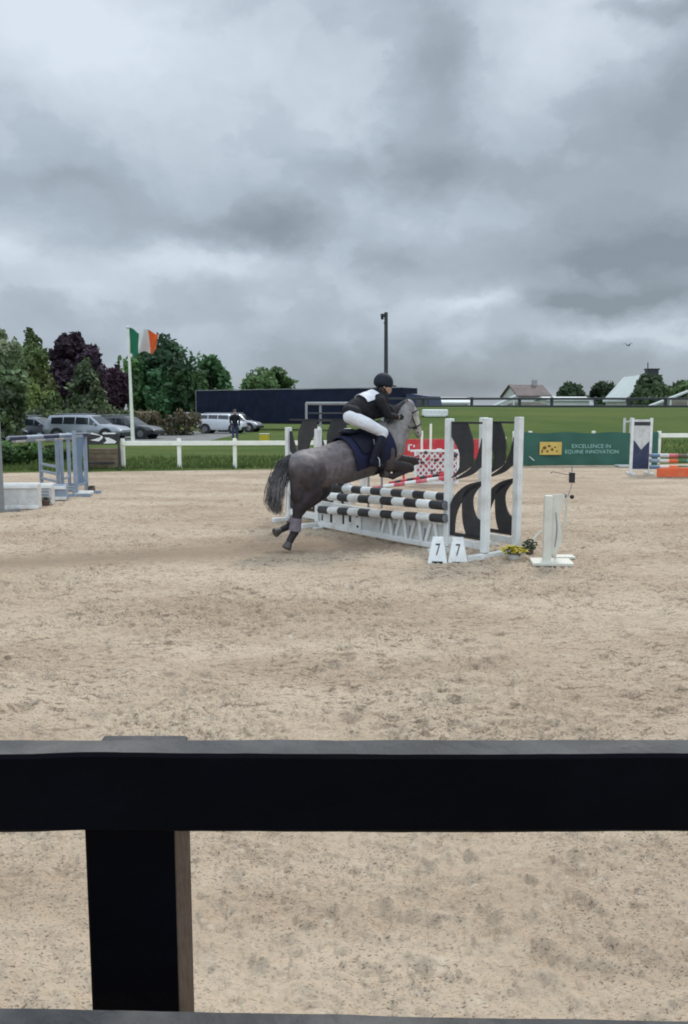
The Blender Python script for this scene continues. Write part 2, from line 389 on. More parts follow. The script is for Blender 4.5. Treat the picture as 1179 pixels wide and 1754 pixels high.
# ---- grass terrain to the horizon
def terr(x, y):
    e_ = edgeY(x)
    inside = sstep(.35, 0, y - e_) * sstep(-9.5, -9, y) * sstep(-35.5, -35, x) * sstep(63.5, 63, x)
    bank = sstep(-2.0, 3.0, x - (y - 30) * .05) * sstep(27.5, 46, y) * (1 - sstep(60, 130, y)) * 1.86
    return bank + .03 + (fbm(x * .15, y * .15, 3, 5) - .5) * .12 * sstep(27, 60, y) - .12 * inside
xs = np.unique(np.concatenate([np.linspace(-2500, -60, 14), np.linspace(-60, 70, 260), np.linspace(70, 2500, 14)]))
ys = np.unique(np.concatenate([np.linspace(-300, -10, 8), np.linspace(-10, 20, 12), np.linspace(20, 60, 200), np.linspace(60, 160, 60), np.geomspace(160, 4000, 24)]))
GX, GY = np.meshgrid(xs, ys)
mg = bpy.data.materials.new('grass_ground'); mg.use_nodes = True; nt = mg.node_tree; bs = nt.nodes['Principled BSDF']
bs.inputs['Roughness'].default_value = .95; bs.inputs['Specular IOR Level'].default_value = .15
tc = N('ShaderNodeTexCoord'); P_ = tc.outputs['Object']
n1 = noise(VM('MULTIPLY', P_, (.35, 1.0, 1)), .5, 5, .6); n2 = noise(P_, 5, 6, .7); n3 = noise(P_, 30, 3, .6)
c0 = mixc(mapr(n1.outputs[0], .35, .65), (.062, .112, .020), (.125, .155, .038))
c1 = mixc(mapr(n2.outputs[0], .55, .75, 0, .6), c0, (.13, .115, .05)); c1 = mixc(mapr(n3.outputs[0], .4, .7, 0, .5), c1, (.035, .065, .012))
L(c1, bs.inputs['Base Color'])
bp = N('ShaderNodeBump'); bp.inputs['Strength'].default_value = .8; bp.inputs['Distance'].default_value = .08
L(n3.outputs[0], bp.inputs['Height']); L(bp.outputs[0], bs.inputs['Normal'])
o = grid_mesh('ground', GX, GY, terr(GX, GY), mg); tag(o, kind='structure')
def tz(x, y): return float(terr(np.array([float(x)]), np.array([float(y)]))[0])

# car park surface on the left
mc = mat('car_park_gravel', (.17, .17, .165), .95, .2, 1.5, .4, 25, (.10, .11, .06), .5)
gx, gy = np.meshgrid(np.linspace(-60, -7.5, 60), np.linspace(45.5, 66, 24))
o = grid_mesh('car_park', gx, gy, terr(gx, gy) + .015 + .0 * gx, mc); tag(o, kind='structure')

# grass blades along the arena edge (one mass)
def blades(n, fx, h0, h1, w0, name, m_, label):
    V = np.zeros((n * 3, 3)); 
    for i in range(n):
        x, y = fx(); zz = tz(x, y) if i % 1 == 0 else 0
        a = random.uniform(0, 6.28); h = random.uniform(h0, h1); w = w0 * random.uniform(.6, 1.3); l = h * random.uniform(-.5, .5)
        V[3*i] = (x - w * math.cos(a), y - w * math.sin(a), zz - .01); V[3*i+1] = (x + w * math.cos(a), y + w * math.sin(a), zz - .01)
        V[3*i+2] = (x + l * math.sin(a), y + l * math.cos(a), zz + h)
    me = bpy.data.meshes.new(name); me.from_pydata(V.tolist(), [], [(3*i, 3*i+1, 3*i+2) for i in range(n)]); me.materials.append(m_)
    return tag(link(bpy.data.objects.new(name, me)), label, 'grass', kind='stuff')
mgb = mat('grass_blades', (.075, .115, .025), .7, .35, 1.2, transl=.3)
def fx():
    x = random.uniform(-11, 14); return x, float(edgeY(np.array(x))) + .35 + random.random()**1.6 * 6
blades(16000, fx, .05, .17, .018, 'grass', mgb, 'short green grass growing behind the white arena fence')

# ------------------------------------------------------------------ vegetation
def leafmat(name, col, var=.35):
    return mat(name, col, .65, .12, .6, attr='leaf', transl=.28)
LEAF = {}
def foliage_mesh(name, lobes, nleaf, size, col, parent, seed=0, spread=1.0, droop=0.0, col2=None):
    """leaf clumps spread through a set of ellipsoid lobes (cx,cy,cz,rx,ry,rz)"""
    r = np.random.default_rng(seed)
    vol = np.array([l[3] * l[4] * l[5] for l in lobes])**.67; vol /= vol.sum()
    pick = r.choice(len(lobes), nleaf, p=vol); L_ = np.array(lobes)[pick]
    d = r.normal(size=(nleaf, 3)); d /= np.linalg.norm(d, axis=1)[:, None]
    rad = r.uniform(.35, 1.0, nleaf)**.5
    nz = fbm(d[:, 0] * 3 + pick * 7.1 + 50, d[:, 1] * 3 + d[:, 2] * 4 + 50, 3, seed)
    rad *= (.62 + .75 * nz) * 1.16
    c = L_[:, :3] + d * rad[:, None] * L_[:, 3:6] * spread
    keep = fbm(c[:, 0] / size * .16 + 90, (c[:, 2] + c[:, 1] * .6) / size * .16 + 90, 2, seed + 3) > .33
    c = c[keep]; d = d[keep]; n = len(c)
    s = size * r.uniform(.5, 1.25, n)
    nrm_ = d * .6 + r.normal(size=(n, 3)) * .7; nrm_ /= np.linalg.norm(nrm_, axis=1)[:, None]
    t1 = np.cross(nrm_, r.normal(size=(n, 3))); t1 /= np.linalg.norm(t1, axis=1)[:, None]; t2 = np.cross(nrm_, t1)
    t1 = t1 * s[:, None]; t2 = t2 * (s * .55)[:, None]
    dr = np.array([0, 0, -1.0]) * (s * droop)[:, None]
    V = np.stack([c - t1, c + t2 * 1.0 + dr * .3, c + t1 + dr, c - t2 + dr * .3], 1).reshape(-1, 3)
    me = bpy.data.meshes.new(name)
    me.vertices.add(len(V)); me.vertices.foreach_set('co', V.ravel().astype(np.float32))
    me.loops.add(n * 4); me.loops.foreach_set('vertex_index', np.arange(n * 4).astype(np.int32))
    me.polygons.add(n); me.polygons.foreach_set('loop_start', (np.arange(n) * 4).astype(np.int32))
    me.update(calc_edges=True)
    ca = me.color_attributes.new('leaf', 'FLOAT_COLOR', 'POINT')
    clump = fbm(c[:, 0] / size * .12 + 30, c[:, 2] / size * .14 + c[:, 1] / size * .1 + 30, 2, seed + 9)
    k = (.55 + .9 * sstep(.3, .7, clump)) * r.uniform(.7, 1.3, n)
    k = k * 1.65
    base = np.array(col)[None, :] * k[:, None]
    if col2 is not None:
        f_ = sstep(.45, .7, fbm(c[:, 0] / size * .07, c[:, 2] / size * .07 + 60, 2, seed + 15))[:, None]
        base = base * (1 - f_) + np.array(col2)[None, :] * k[:, None] * f_
    cc = np.concatenate([base, np.ones((n, 1))], 1); cc = np.repeat(cc, 4, 0)
    ca.data.foreach_set('color', cc.ravel().astype(np.float32))
    if 'm' not in LEAF: LEAF['m'] = leafmat('leaves', (0, 0, 0))
    me.materials.append(LEAF['m'])
    return link(bpy.data.objects.new(name, me), parent)
def tree(name, u0, u1, vtop, vbase, Y, col, label, shape='round', nleaf=9000, size=.22, seed=1, group=None, trunk_v=None, col2=None, cat='tree', zb=None):
    """crown spanning the given picture width at distance Y; trunk down to the ground"""
    a = at(u0, vbase, Y); b = at(u1, vtop, Y); cx = (a.x + b.x) / 2; wid = (b.x - a.x) / 2; top = b.z
    g = tz(cx, Y) if zb is None else zb
    lo = max(a.z, g + .2); r = random.Random(seed)
    t = thing(name, (cx, Y, g), 0, label, cat, group)
    lo -= g; top -= g; hc = top - lo; lobes = []
    if shape == 'round':
        lobes.append((0, 0, lo + hc * .45, wid * .72, wid * .7, hc * .48))
        for i in range(16):
            an = r.uniform(0, 6.28); q = r.uniform(.25, .72); zz = r.uniform(.12, .86); sh = math.sqrt(max(.05, 1 - (zz * 2 - .85)**2 * .75))
            rr = r.uniform(.20, .34)
            lobes.append((math.cos(an) * wid * q * sh, math.sin(an) * wid * q * sh, lo + hc * zz, wid * rr, wid * rr, hc * rr * .6))
    elif shape == 'conifer':
        for i in range(14):
            zz = i / 13; w = wid * (1 - zz**1.5 * .84)
            lobes.append((r.uniform(-.12, .12) * wid, r.uniform(-.1, .1) * wid, lo + hc * zz * .93, w, w, hc * .10))
        lobes.append((0, 0, lo + hc * .4, wid * .5, wid * .5, hc * .42))
    elif shape == 'spiky':
        lobes.append((0, 0, lo + hc * .36, wid * .78, wid * .7, hc * .42))
        for i in range(22):
            an = r.uniform(0, 3.14); L0 = r.uniform(.55, 1.0)
            px = math.cos(an) * wid * L0 * .9; pz = lo + hc * (.40 + math.sin(an) * L0 * .56)
            lobes.append((px, r.uniform(-.4, .4) * wid, pz, wid * .20, wid * .20, hc * .12))
    trunk = MB(); tr = max(.06, wid * .07); hh = lo + hc * .7
    trunk.tube([(0, 0, -.05), (r.uniform(-.1, .1) * wid, 0, hh * .35), (r.uniform(-.1, .1) * wid, .0, hh * .7), (0, 0, hh)], [tr * 1.35, tr, tr * .7, tr * .2], 8)
    for i in range(6):
        l_ = lobes[1 + i % (len(lobes) - 1)]; z0 = hh * r.uniform(.3, .6)
        trunk.tube([(0, 0, z0), (l_[0] * .5, l_[1] * .5, (z0 + l_[2]) / 2 + .1), l_[:3]], [tr * .5, tr * .3, tr * .1], 6)
    trunk.build('trunk', MT['bark'], t, True)
    foliage_mesh('crown', lobes, nleaf, size, col, t, seed, 1.0, .2 if shape == 'conifer' else 0, col2)
    return t
tree('conifer_tree', -55, 42, 566, 748, 43, (.085, .115, .055), 'grey-green conifer at the left edge with pointed tops', 'spiky', 11000, .20, 3, col2=(.14, .16, .09))
tree('conifer_tree', 20, 98, 568, 735, 60, (.10, .125, .035), 'yellow-green conifer between the edge conifer and the purple tree', 'conifer', 9000, .26, 5, col2=(.07, .10, .04))
tree('copper_beech_tree', 58, 182, 578, 718, 66, (.032, .018, .028), 'large dark purple copper beech with ragged upper branches', 'spiky', 16000, .28, 8, col2=(.05, .028, .042))
tree('small_tree', 112, 184, 616, 722, 60, (.075, .105, .045), 'small pale green pointed tree in front of the large purple beech', 'conifer', 5000, .21, 9)
tree('purple_tree', 172, 222, 624, 720, 70, (.045, .022, .034), 'narrow dark purple tree just left of the flagpole', 'spiky', 4500, .28, 10)
tree('broadleaf_tree', 200, 356, 577, 722, 86, (.045, .095, .025), 'tall rounded green tree behind the tricolour flag', 'round', 17000, .35, 12, col2=(.03, .07, .03))
tree('broadleaf_tree', 312, 406, 614, 722, 92, (.035, .075, .028), 'lower green tree at the left end of the navy lorry', 'round', 8000, .35, 13)
tree('broadleaf_tree', 408, 512, 632, 700, 110, (.05, .085, .03), 'distant green tree rising over the navy lorry roof', 'round', 8000, .38, 14)
tree('broadleaf_tree', 952, 1003, 656, 700, 130, (.028, .045, .022), 'dark rounded tree right of the brown-roofed house', 'round', 4500, .42, 15, zb=0)
tree('broadleaf_tree', 1000, 1070, 657, 700, 140, (.032, .055, .022), 'wide dark green tree left of the pale-roofed building', 'round', 5500, .45, 16, zb=0)
tree('broadleaf_tree', 1082, 1150, 641, 702, 95, (.05, .075, .035), 'green tree hiding the right side of the pale-roofed building', 'round', 6500, .34, 17, zb=0)
tree('broadleaf_tree', 1130, 1250, 652, 702, 100, (.05, .08, .032), 'broad green tree at the right edge behind the dark rail fence', 'round', 7500, .36, 18, zb=0)
def hedge(u0, u1, vtop, Y, dY, col, label, seed, col2=None):
    a = at(u0, vtop, Y); b = at(u1, vtop, Y); g = tz((a.x + b.x) / 2, Y); w = (b.x - a.x) / 2; h = (a.z - g) * .93
    t = thing('hedge', ((a.x + b.x) / 2, Y, g), 0, label, 'hedge')
    for i in range(int(w * 2)): x = -w + .4 + i; m = MB(); m.tube([(x, 0, -.05), (x + .1, .1, h * .6)], [.05, .02], 5); m.build('trunk', MT['bark'], t)
    n = max(6, int(w * 2)); lob = [(-w + (i + .5) * 2 * w / n, random.uniform(-.15, .15), h * .5, 2 * w / n * .85, dY, h * .53 * random.uniform(.94, 1.03)) for i in range(n)]
    lob += [(-w + (i + .5) * 2 * w / n, 0, h * .78, 2 * w / n * .8, dY, h * .22) for i in range(n)]
    foliage_mesh('foliage', lob, int(4200 * w / 3), .16, col, t, seed, 1, 0, col2)
hedge(50, 232, 700, 54.5, .9, (.06, .075, .03), 'long clipped green hedge behind the parked silver cars', 31)
hedge(228, 338, 704, 56, .9, (.085, .07, .04), 'brownish clipped hedge right of the flagpole', 32, (.05, .065, .03))
def bush(u0, u1, vtop, Y, col, label, seed, n=2600, size=.09, col2=None):
    a = at(u0, vtop, Y); b = at(u1, vtop, Y); cx = (a.x + b.x) / 2; g = tz(cx, Y); w = (b.x - a.x) / 2; h = a.z - g
    t = thing('bush', (cx, Y, g), 0, label, 'bush'); m = MB()
    for i in range(7):
        an = i * .9; m.tube([(0, 0, -.03), (math.cos(an) * w * .3, math.sin(an) * w * .3, h * .6)], [.025, .01], 5)
    m.build('stem', MT['bark'], t)
    lob = [(random.uniform(-.65, .65) * w, random.uniform(-.4, .4) * w, h * random.uniform(.3, .72), w * .4, w * .4, h * .3) for _ in range(9)]
    foliage_mesh('foliage', lob, n, size, col, t, seed, 1, 0, col2)
bush(-50, 32, 752, 25.5, (.05, .095, .03), 'leafy bush at the left edge behind the white fillers', 41)
bush(18, 78, 757, 26.2, (.06, .12, .03), 'bright green bush behind the grey-blue wing', 42)
bush(60, 120, 764, 27.5, (.04, .07, .025), 'low dark bush behind the grey-blue jump posts', 43)

# ------------------------------------------------------------------ foreground fence
fy = .893
t = thing('black_fence', (-.14, .95, 0), 0, 'near-black timber rail fence close in front of the camera', 'fence')
def railbox(name, y0, y1, z0, z1, x0=-3.2, x1=3.2, seed=0, slope=0.0):
    nx = 420; X = np.linspace(x0, x1, nx); m = MB(); ring = []
    for i, x in enumerate(X):
        w1 = (fbm(np.array([x * 7.0 + seed]), np.array([3.3]), 5, 71)[0] - .5) * .008
        w2 = (fbm(np.array([x * 12.0 + seed]), np.array([9.3]), 3, 72)[0] - .5) * .003
        b = .004
        ring.append([(x, y0 + w2, z0 + b), (x, y0 + b, z0 + w1), (x, y1 - b, z0 + w1), (x, y1, z0 + b), (x, y1, z1 - b + w2), (x, y1 - b, z1 + w2), (x, y0 + b, z1 + w1), (x, y0 + w2, z1 - b + w1)])
    n = 8; vs = [(p[0], p[1], p[2] - slope * p[0]) for r_ in ring for p in r_]
    for j in range(n):
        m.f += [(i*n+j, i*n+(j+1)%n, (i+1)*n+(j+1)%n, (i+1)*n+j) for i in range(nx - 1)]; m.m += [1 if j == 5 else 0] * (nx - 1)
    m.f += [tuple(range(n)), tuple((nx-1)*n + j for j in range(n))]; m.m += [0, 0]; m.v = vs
    return m.build(name, [MT['rail'], MT['railsheen']], t, world=True)
# heights from the picture
zt = at(589, 1293, .893).z; zb_ = at(589, 1427, .893).z
zl = at(589, 1734, .850).z
zp = at(240, 1259, 1.036).z
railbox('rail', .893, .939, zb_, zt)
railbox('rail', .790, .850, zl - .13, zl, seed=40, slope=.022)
xl, xr = at(147, 1500, .942).x, at(302, 1500, .942).x
m = MB()
for zb2 in (zp,):
    m.box(((xl + xr) / 2, .990, (zb2) / 2 - .1), (xr - xl, .095, zb2 + .2), bev=.004)
m.m = [2 if min(m.v[i][2] for i in f) > zp - .006 else 1 if (Vector(m.v[f[0]]) + Vector(m.v[f[2]])).x / 2 > xr - .0015 else 0 for f in m.f]; m.build('post', [MT['rail'], MT['postlit'], MT['railsheen']], t, world=True)
for dx in (-2.4, 2.4):
    m = MB(); m.box(((xl + xr) / 2 + dx, .990, zp / 2 - .1), (xr - xl, .095, zp + .2), bev=.004); m.build('post', MT['rail'], t, world=True)

# ------------------------------------------------------------------ jump geometry
A = Vector((1.285, 10.0, 0)); Fp = Vector((-.385, 12.2, 0)); D = (A - Fp).normalized(); NN = Vector((-D.y, D.x, 0))
NN = Vector((abs(D.y), abs(D.x), 0)); NN = Vector((.797, .605, 0))
def smoothpoly(pts, it=2):
    for _ in range(it):
        o_ = []
        for i in range(len(pts)):
            a, b = pts[i], pts[(i + 1) % len(pts)]
            if a[2:] or b[2:]:
                o_.append(a) if a[2:] else o_.append((a[0]*.75+b[0]*.25, a[1]*.75+b[1]*.25))
                if not b[2:] and a[2:]: o_.append((a[0]*.25+b[0]*.75, a[1]*.25+b[1]*.75))
                elif not a[2:]: pass
            else:
                o_.append((a[0]*.75+b[0]*.25, a[1]*.75+b[1]*.25)); o_.append((a[0]*.25+b[0]*.75, a[1]*.25+b[1]*.75))
        pts = o_
    return pts
def strip(mb, left, right, fn, th=.02, n=14, mi=0):
    """a curved board between two (s,z) polylines given at matching heights, with thickness"""
    def samp(pl, k):
        k *= len(pl) - 1; i = min(int(k), len(pl) - 2); f = k - i
        p0 = pl[max(i-1, 0)]; p1 = pl[i]; p2 = pl[i+1]; p3 = pl[min(i+2, len(pl)-1)]
        def cr_(a, b, c, d): return .5 * ((2*b) + (-a+c)*f + (2*a-5*b+4*c-d)*f*f + (-a+3*b-3*c+d)*f**3)
        return cr_(p0[0], p1[0], p2[0], p3[0]), cr_(p0[1], p1[1], p2[1], p3[1])
    vs = []; fs = []
    for i in range(n + 1):
        a = samp(left, i / n); b = samp(right, i / n)
        vs += [fn(a[0], a[1], 0), fn(b[0], b[1], 0), fn(b[0], b[1], th), fn(a[0], a[1], th)]
    for i in range(n):
        for j in range(4): fs.append((4*i+j, 4*i+(j+1)%4, 4*i+4+(j+1)%4, 4*i+4+j))
    fs += [(0, 1, 2, 3), (4*n+3, 4*n+2, 4*n+1, 4*n)]
    mb.add(vs, fs, mi)
def make_wing(inner, outer, ztop, label, group, pmat='white', bmat='char', pw=.085):
    d = outer - inner; ln = d.length; rz = math.atan2(d.y, d.x)
    t = thing('jump_wing', inner, rz, label, 'jump wing', group)
    for x, hgt in ((0, ztop), (ln, ztop + .01)):
        m = MB(); m.box((x, 0, hgt / 2 + .04), (pw, pw, hgt - .08), bev=.008); m.build('post', MT[pmat], t)
        m = MB(); m.box((x, 0, .035), (.07, .62, .07), bev=.008); 
        m.build('foot', MT[pmat], t)
    m = MB(); m.box((ln / 2, 0, .15), (ln - pw, .04, .09), bev=.006); m.build('crossbar', MT[pmat], t)
    x0 = pw / 2; W_ = ln - pw; fn = lambda s, z_, k: Vector((x0 + s * W_, -.012 + k, z_))
    m = MB()
    strip(m, [(.02, .93), (.22, 1.02), (.30, 1.14), (.20, 1.30), (.0, 1.44), (.0, 1.60)], [(.03, .925), (.62, 1.08), (.68, 1.26), (.66, 1.40), (.55, 1.53), (.48, 1.60)], fn)
    strip(m, [(.16, .925), (.58, 1.05), (.76, 1.16), (.88, 1.32), (.93, 1.42)], [(.18, .91), (.62, .98), (.86, 1.06), (1.0, 1.14), (1.0, 1.42)], fn)
    strip(m, [(0, 1.585), (0, 1.61)], [(1, 1.585), (1, 1.61)], fn, n=2)
    m.build('curved_board', MT[bmat], t)
    m = MB()
    strip(m, [(.0, .24), (.0, .45), (.0, .60), (.18, .74), (.52, .86), (.94, .92)], [(.14, .25), (.16, .42), (.24, .55), (.42, .70), (.66, .80), (1.0, .90)], fn)
    strip(m, [(.52, .25), (.42, .38), (.38, .52), (.38, .68), (.50, .80), (.75, .87)], [(1.0, .25), (1.0, .42), (.80, .50), (.70, .64), (.74, .76), (1.0, .90)], fn)
    strip(m, [(0, .215), (0, .262)], [(1, .215), (1, .262)], fn, n=2)
    m.build('curved_board', MT[bmat], t)
    return t
GW = 'white jump wings of the number seven fence'
B_ = A + D * .62; C_ = A + NN * .60; D_ = C_ + D * .575
G_ = Fp - D * .80; C2 = Fp + NN * .55; D2 = C2 - D * .8
make_wing(A, B_, 1.645, 'near front wing of the black and white jump, behind the number seven block', GW)
make_wing(C_, D_, 1.655, 'near rear wing of the black and white jump, beside the yellow flowers', GW)
make_wing(Fp, G_, 1.47, 'far front wing of the black and white jump, behind the horse hindquarters', GW)
make_wing(C2, D2, 1.47, 'far rear wing of the black and white jump, mostly hidden behind the horse', GW)

def striped_pole(p0, p1, r, mats, bands, label, group, name='jump_pole', ends=None):
    d = p1 - p0; t = thing(name, (p0 + p1) / 2, math.atan2(d.y, d.x), label, 'jump pole', group)
    t['category'] = 'pole'
    m = MB(); NS = 14; K = bands * 2 + 1; u_ = d.normalized(); a_ = u_.cross(Vector((0, 0, 1))).normalized(); b_ = u_.cross(a_)
    for k in range(K):
        for q in range(NS): m.v.append(tuple(p0 + d * (k / (K - 1)) + (a_ * math.cos(q * 6.28319 / NS) + b_ * math.sin(q * 6.28319 / NS)) * r * (1 + .02 * math.sin(k * 2.3))))
    for k in range(K - 1):
        for q in range(NS): m.f.append((k*NS+q, k*NS+(q+1)%NS, (k+1)*NS+(q+1)%NS, (k+1)*NS+q)); m.m.append((k // 2) % len(mats))
    m.build('shaft', [MT[x] for x in mats], t, True, world=True)
    for e_, sg in ((p0, -1), (p1, 1)): m = MB(); m.tube([e_ - u_ * sg * .004, e_ + u_ * sg * .012], r * .93, 14); m.build('end_cap', MT['grey'], t, True, world=True)
    return t
off = -NN * .075
def onplane(u, v, P, ofs=off):
    """point of the ray through (u,v) on the vertical plane through P along D"""
    P = P + ofs; n = NN; o_ = Vector((0, 0, H)); d = ray(u, v); k = (P - o_).dot(n) / d.dot(n); return o_ + d * k
GP = 'black and white striped poles of the number seven jump'
striped_pole(onplane(763, 866, A), onplane(549, 849, A), .058, ['char', 'white'], 11, 'upper front black and white pole under the horse', GP)
striped_pole(onplane(772, 852, C_), onplane(575, 836, C_), .058, ['char', 'white'], 11, 'rear black and white pole of the spread jump, behind the upper front one', GP)
striped_pole(onplane(763, 888, A), onplane(549, 873, A), .055, ['char', 'white'], 11, 'lower front black and white pole above the white filler', GP)
# filler
def filler(P0, P1, h0, h1, label):
    d = P1 - P0; ln = d.length; t = thing('jump_filler', P0, math.atan2(d.y, d.x), label, 'jump filler')
    m = MB(); m.box((ln/2, 0, h1 - .035), (ln, .07, .07), bev=.008); m.build('top_rail', MT['white'], t)
    m = MB(); m.box((ln/2, 0, .055), (ln, .08, .07), bev=.008); m.build('bottom_rail', MT['white'], t)
    m = MB(); m.box((ln/2, .016, (h1 + .02) / 2 + .02), (ln - .02, .014, h1 - .1)); m.build('board', MT['dullwhite'], t)
    for i in range(8):
        x = ln - .1 - ln * (.03 + .44 * i / 8); lean = .34 if i % 2 else -.20
        m = MB(); m.box((x + .05, -.012, h1 * .5 + .01), (.045, .03, (h1 - .15)), Euler((0, lean, 0)).to_matrix(), bev=.006); m.build('slat', MT['white'], t)
        if i % 2: m = MB(); m.box((x - .025, .003, h1 * .42), (.035, .006, h1 * .42)); m.build('recess', MT['grey'], t)
    m = MB(); m.box((ln * .20, -.006, h1 * .52), (ln * .36, .02, h1 - .16), bev=.005); m.build('end_board', MT['white'], t)
    for (x, zz, w, h_) in ((.71, .22, .05, .11), (.77, .20, .04, .16), (.83, .27, .07, .03), (.88, .17, .05, .12), (.93, .26, .05, .04), (.965, .16, .03, .09), (.65, .27, .04, .04), (.645, .12, .04, .03)):
        m = MB(); m.box((ln * (1 - x), -.018, zz), (w, .006, h_)); m.build('carved_opening', MT['char'], t)
    for x in (.1, ln - .1):
        m = MB(); m.box((x, 0, .012), (.06, .36, .022), bev=.004); m.build('foot', MT['white'], t)
o1 = onplane(757, 948, A, off * .2); o1.z = 0; o2 = onplane(553, 915, A, off * .2); o2.z = 0
filler(Fp + D * .05 + off * .2, A - D * .05 + off * .2, 0, .40, 'low white slatted filler board under the black and white poles')

# number block: white wedge with a 7 on each face
c = gnd(767, 962); t = thing('number_block', c, R(-8), 'white wedge-shaped number block reading 7 in front of the near wing', 'number block')
def wedge(mb, xo, w0, w1, d0, d1, h):
    vs = [(xo - w0, -d0, 0), (xo + w0, -d0, 0), (xo + w0, d0, 0), (xo - w0, d0, 0), (xo - w1, -d1, h), (xo + w1, -d1, h), (xo + w1, d1, h), (xo - w1, d1, h)]
    mb.add(vs, [(0,1,5,4),(1,2,6,5),(2,3,7,6),(3,0,4,7),(4,5,6,7),(3,2,1,0)])
hb = .285
for xo in (-.115, .115):
    m = MB(); wedge(m, xo, .113, .06, .15, .05, hb); m.build('panel', MT['white'], t)
    m = MB(); sl = .1 / hb
    fn = lambda x, y, xo=xo: Vector((xo + x, -.15 + (y) * sl - .0045, y))
    text_mesh('7', .19, lambda x, y: fn(x * .62, y + .15), m); 
    m.v = m.v; m.build('numeral', MT['char'], t)
    m = MB(); m.box((xo, -.150, .016), (.12, .014, .022)); m.build('base_strip', MT['black'], t)

# flower pots and yellow plant beside the wing
def plant(u, v, label, name, petals, w, h, seed, pot='dullwhite'):
    c = gnd(u, v); t = thing(name, c, 0, label, 'plant'); r = random.Random(seed)
    m = MB(); m.tube([(0, 0, 0), (0, 0, .075), (0, 0, .08)], [w * .55, w * .72, w * .6], 14); m.build('pot', MT[pot], t, True)
    m = MB()
    for i in range(80):
        an = r.uniform(0, 6.28); q = r.random()**.6 * w; zz = .08 + r.random() * h * (1 - .5 * q / w); s = r.uniform(.015, .035)
        p = Vector((math.cos(an) * q * 1.3, math.sin(an) * q, zz)); a = Vector((r.gauss(0,1), r.gauss(0,1), r.gauss(0,1))).normalized() * s; b = a.orthogonal().normalized() * s * .5
        m.add([p - a, p + b, p + a, p - b], [(0, 1, 2, 3)])
    m.build('leaves', MT['leafdark'], t)
    if petals:
        m = MB()
        for i in range(60):
            an = r.uniform(0, 6.28); q = r.random()**.6 * w; p = Vector((math.cos(an) * q * 1.2 - .02, math.sin(an) * q, .08 + h * (.5 + .55 * r.random()) * (1 - .4 * q / w)))
            for k in range(5):
                aa = Vector((math.cos(k * 1.256), math.sin(k * 1.256), r.uniform(-.3, .5))) * .034; bb = Vector((-aa.y, aa.x, 0)) * .45
                m.add([p, p + aa * .6 + bb, p + aa * 1.2, p + aa * .6 - bb], [(0, 1, 2, 3)])
        m.build('flowers', MT['flower'], t)
plant(882, 960, 'low pot of yellow flowers on the sand beside the wing', 'flower_pot', True, .13, .09, 5)
plant(907, 951, 'dark leafy potted plant behind the yellow flowers', 'plant_pot', False, .07, .14, 6, 'terracotta')
# leaning white stick
t = thing('white_stick', gnd(893, 948), 0, 'short thin white stick leaning from the yellow flowers to the timing post', 'stick')
a = gnd(893, 948); b = at(925, 911, a.y + .1)
m = MB(); m.tube([a, b], .014, 8); m.build('shaft', MT['offwhite'], t, True, True); m = MB(); m.tube([b, b + Vector((.04, 0, .005))], .012, 8); m.build('bent_tip', MT['offwhite'], t, True, True)

# timing post: white board stand with shaped side
c = gnd(944, 966); t = thing('timing_stand', c, R(-6), 'cream wooden timing stand with scalloped board and flat foot', 'timing stand')
S_ = c.y / F
m = MB(); m.box((-.05, 0, .41), (.095, .07, .76), bev=.012); m.build('post', MT['offwhite'], t)
m = MB(); m.box((0, 0, .022), (.46, .34, .04), bev=.01); m.build('foot', MT['offwhite'], t)
m = MB(); strip(m, [(-.005, .12), (-.005, .3), (-.005, .55), (-.005, .80)], [(.05, .12), (.115, .3), (.08, .52), (.135, .80)], lambda s, z_, k: Vector((s, -.01 + k, z_)), .03)
m.build('side_board', MT['offwhite'], t)
m = MB(); strip(m, [(.03, .2), (.045, .4), (.03, .6)], [(.04, .2), (.06, .4), (.038, .6)], lambda s, z_, k: Vector((s, -.0155 + k, z_)), .004); m.build('groove', MT['grey'], t)
# pole with photocells
c = gnd(953, 962); t = thing('photocell_pole', c, 0, 'thin pale pole carrying two black knobs and a black sensor box', 'sensor pole')
Yp = c.y + .05
pts = [at(949, 960, Yp), at(958, 915, Yp), at(968, 895, Yp), at(972, 850, Yp)]
m = MB(); m.tube(pts, [.018, .018, .016, .013], 8); m.build('pole', MT['offwhite'], t, True, True)
m = MB(); m.tube([at(972, 852, Yp), at(977, 838, Yp), at(980, 828, Yp)], [.006, .005, .005], 6); m.build('rod', MT['grey'], t, True, True); m = MB(); m.tube([at(980, 808, Yp), at(980, 798, Yp)], .008, 6); m.build('top_stub', MT['grey'], t, True, True)
for (u, v) in ((967, 849), (980, 851)): m = MB(); m.ball(at(u, v, Yp), .026); m.build('knob', MT['black'], t, True, True)
p = at(980, 818, Yp); m = MB(); m.box(p, (.062, .05, .12), bev=.006); m.build('sensor_box', MT['black'], t, False, True)
m = MB(); m.tube([p + Vector((-.03, 0, .03)), at(947, 808, Yp), at(944, 810, Yp)], [.004, .004, .008], 5); m.build('aerial', MT['dark'], t, False, True)
m = MB(); q = gnd(968, 958); m.box(q + Vector((0, .05, .02)), (.24, .16, .035), bev=.01); m.build('base_plate', MT['offwhite'], t, False, True)

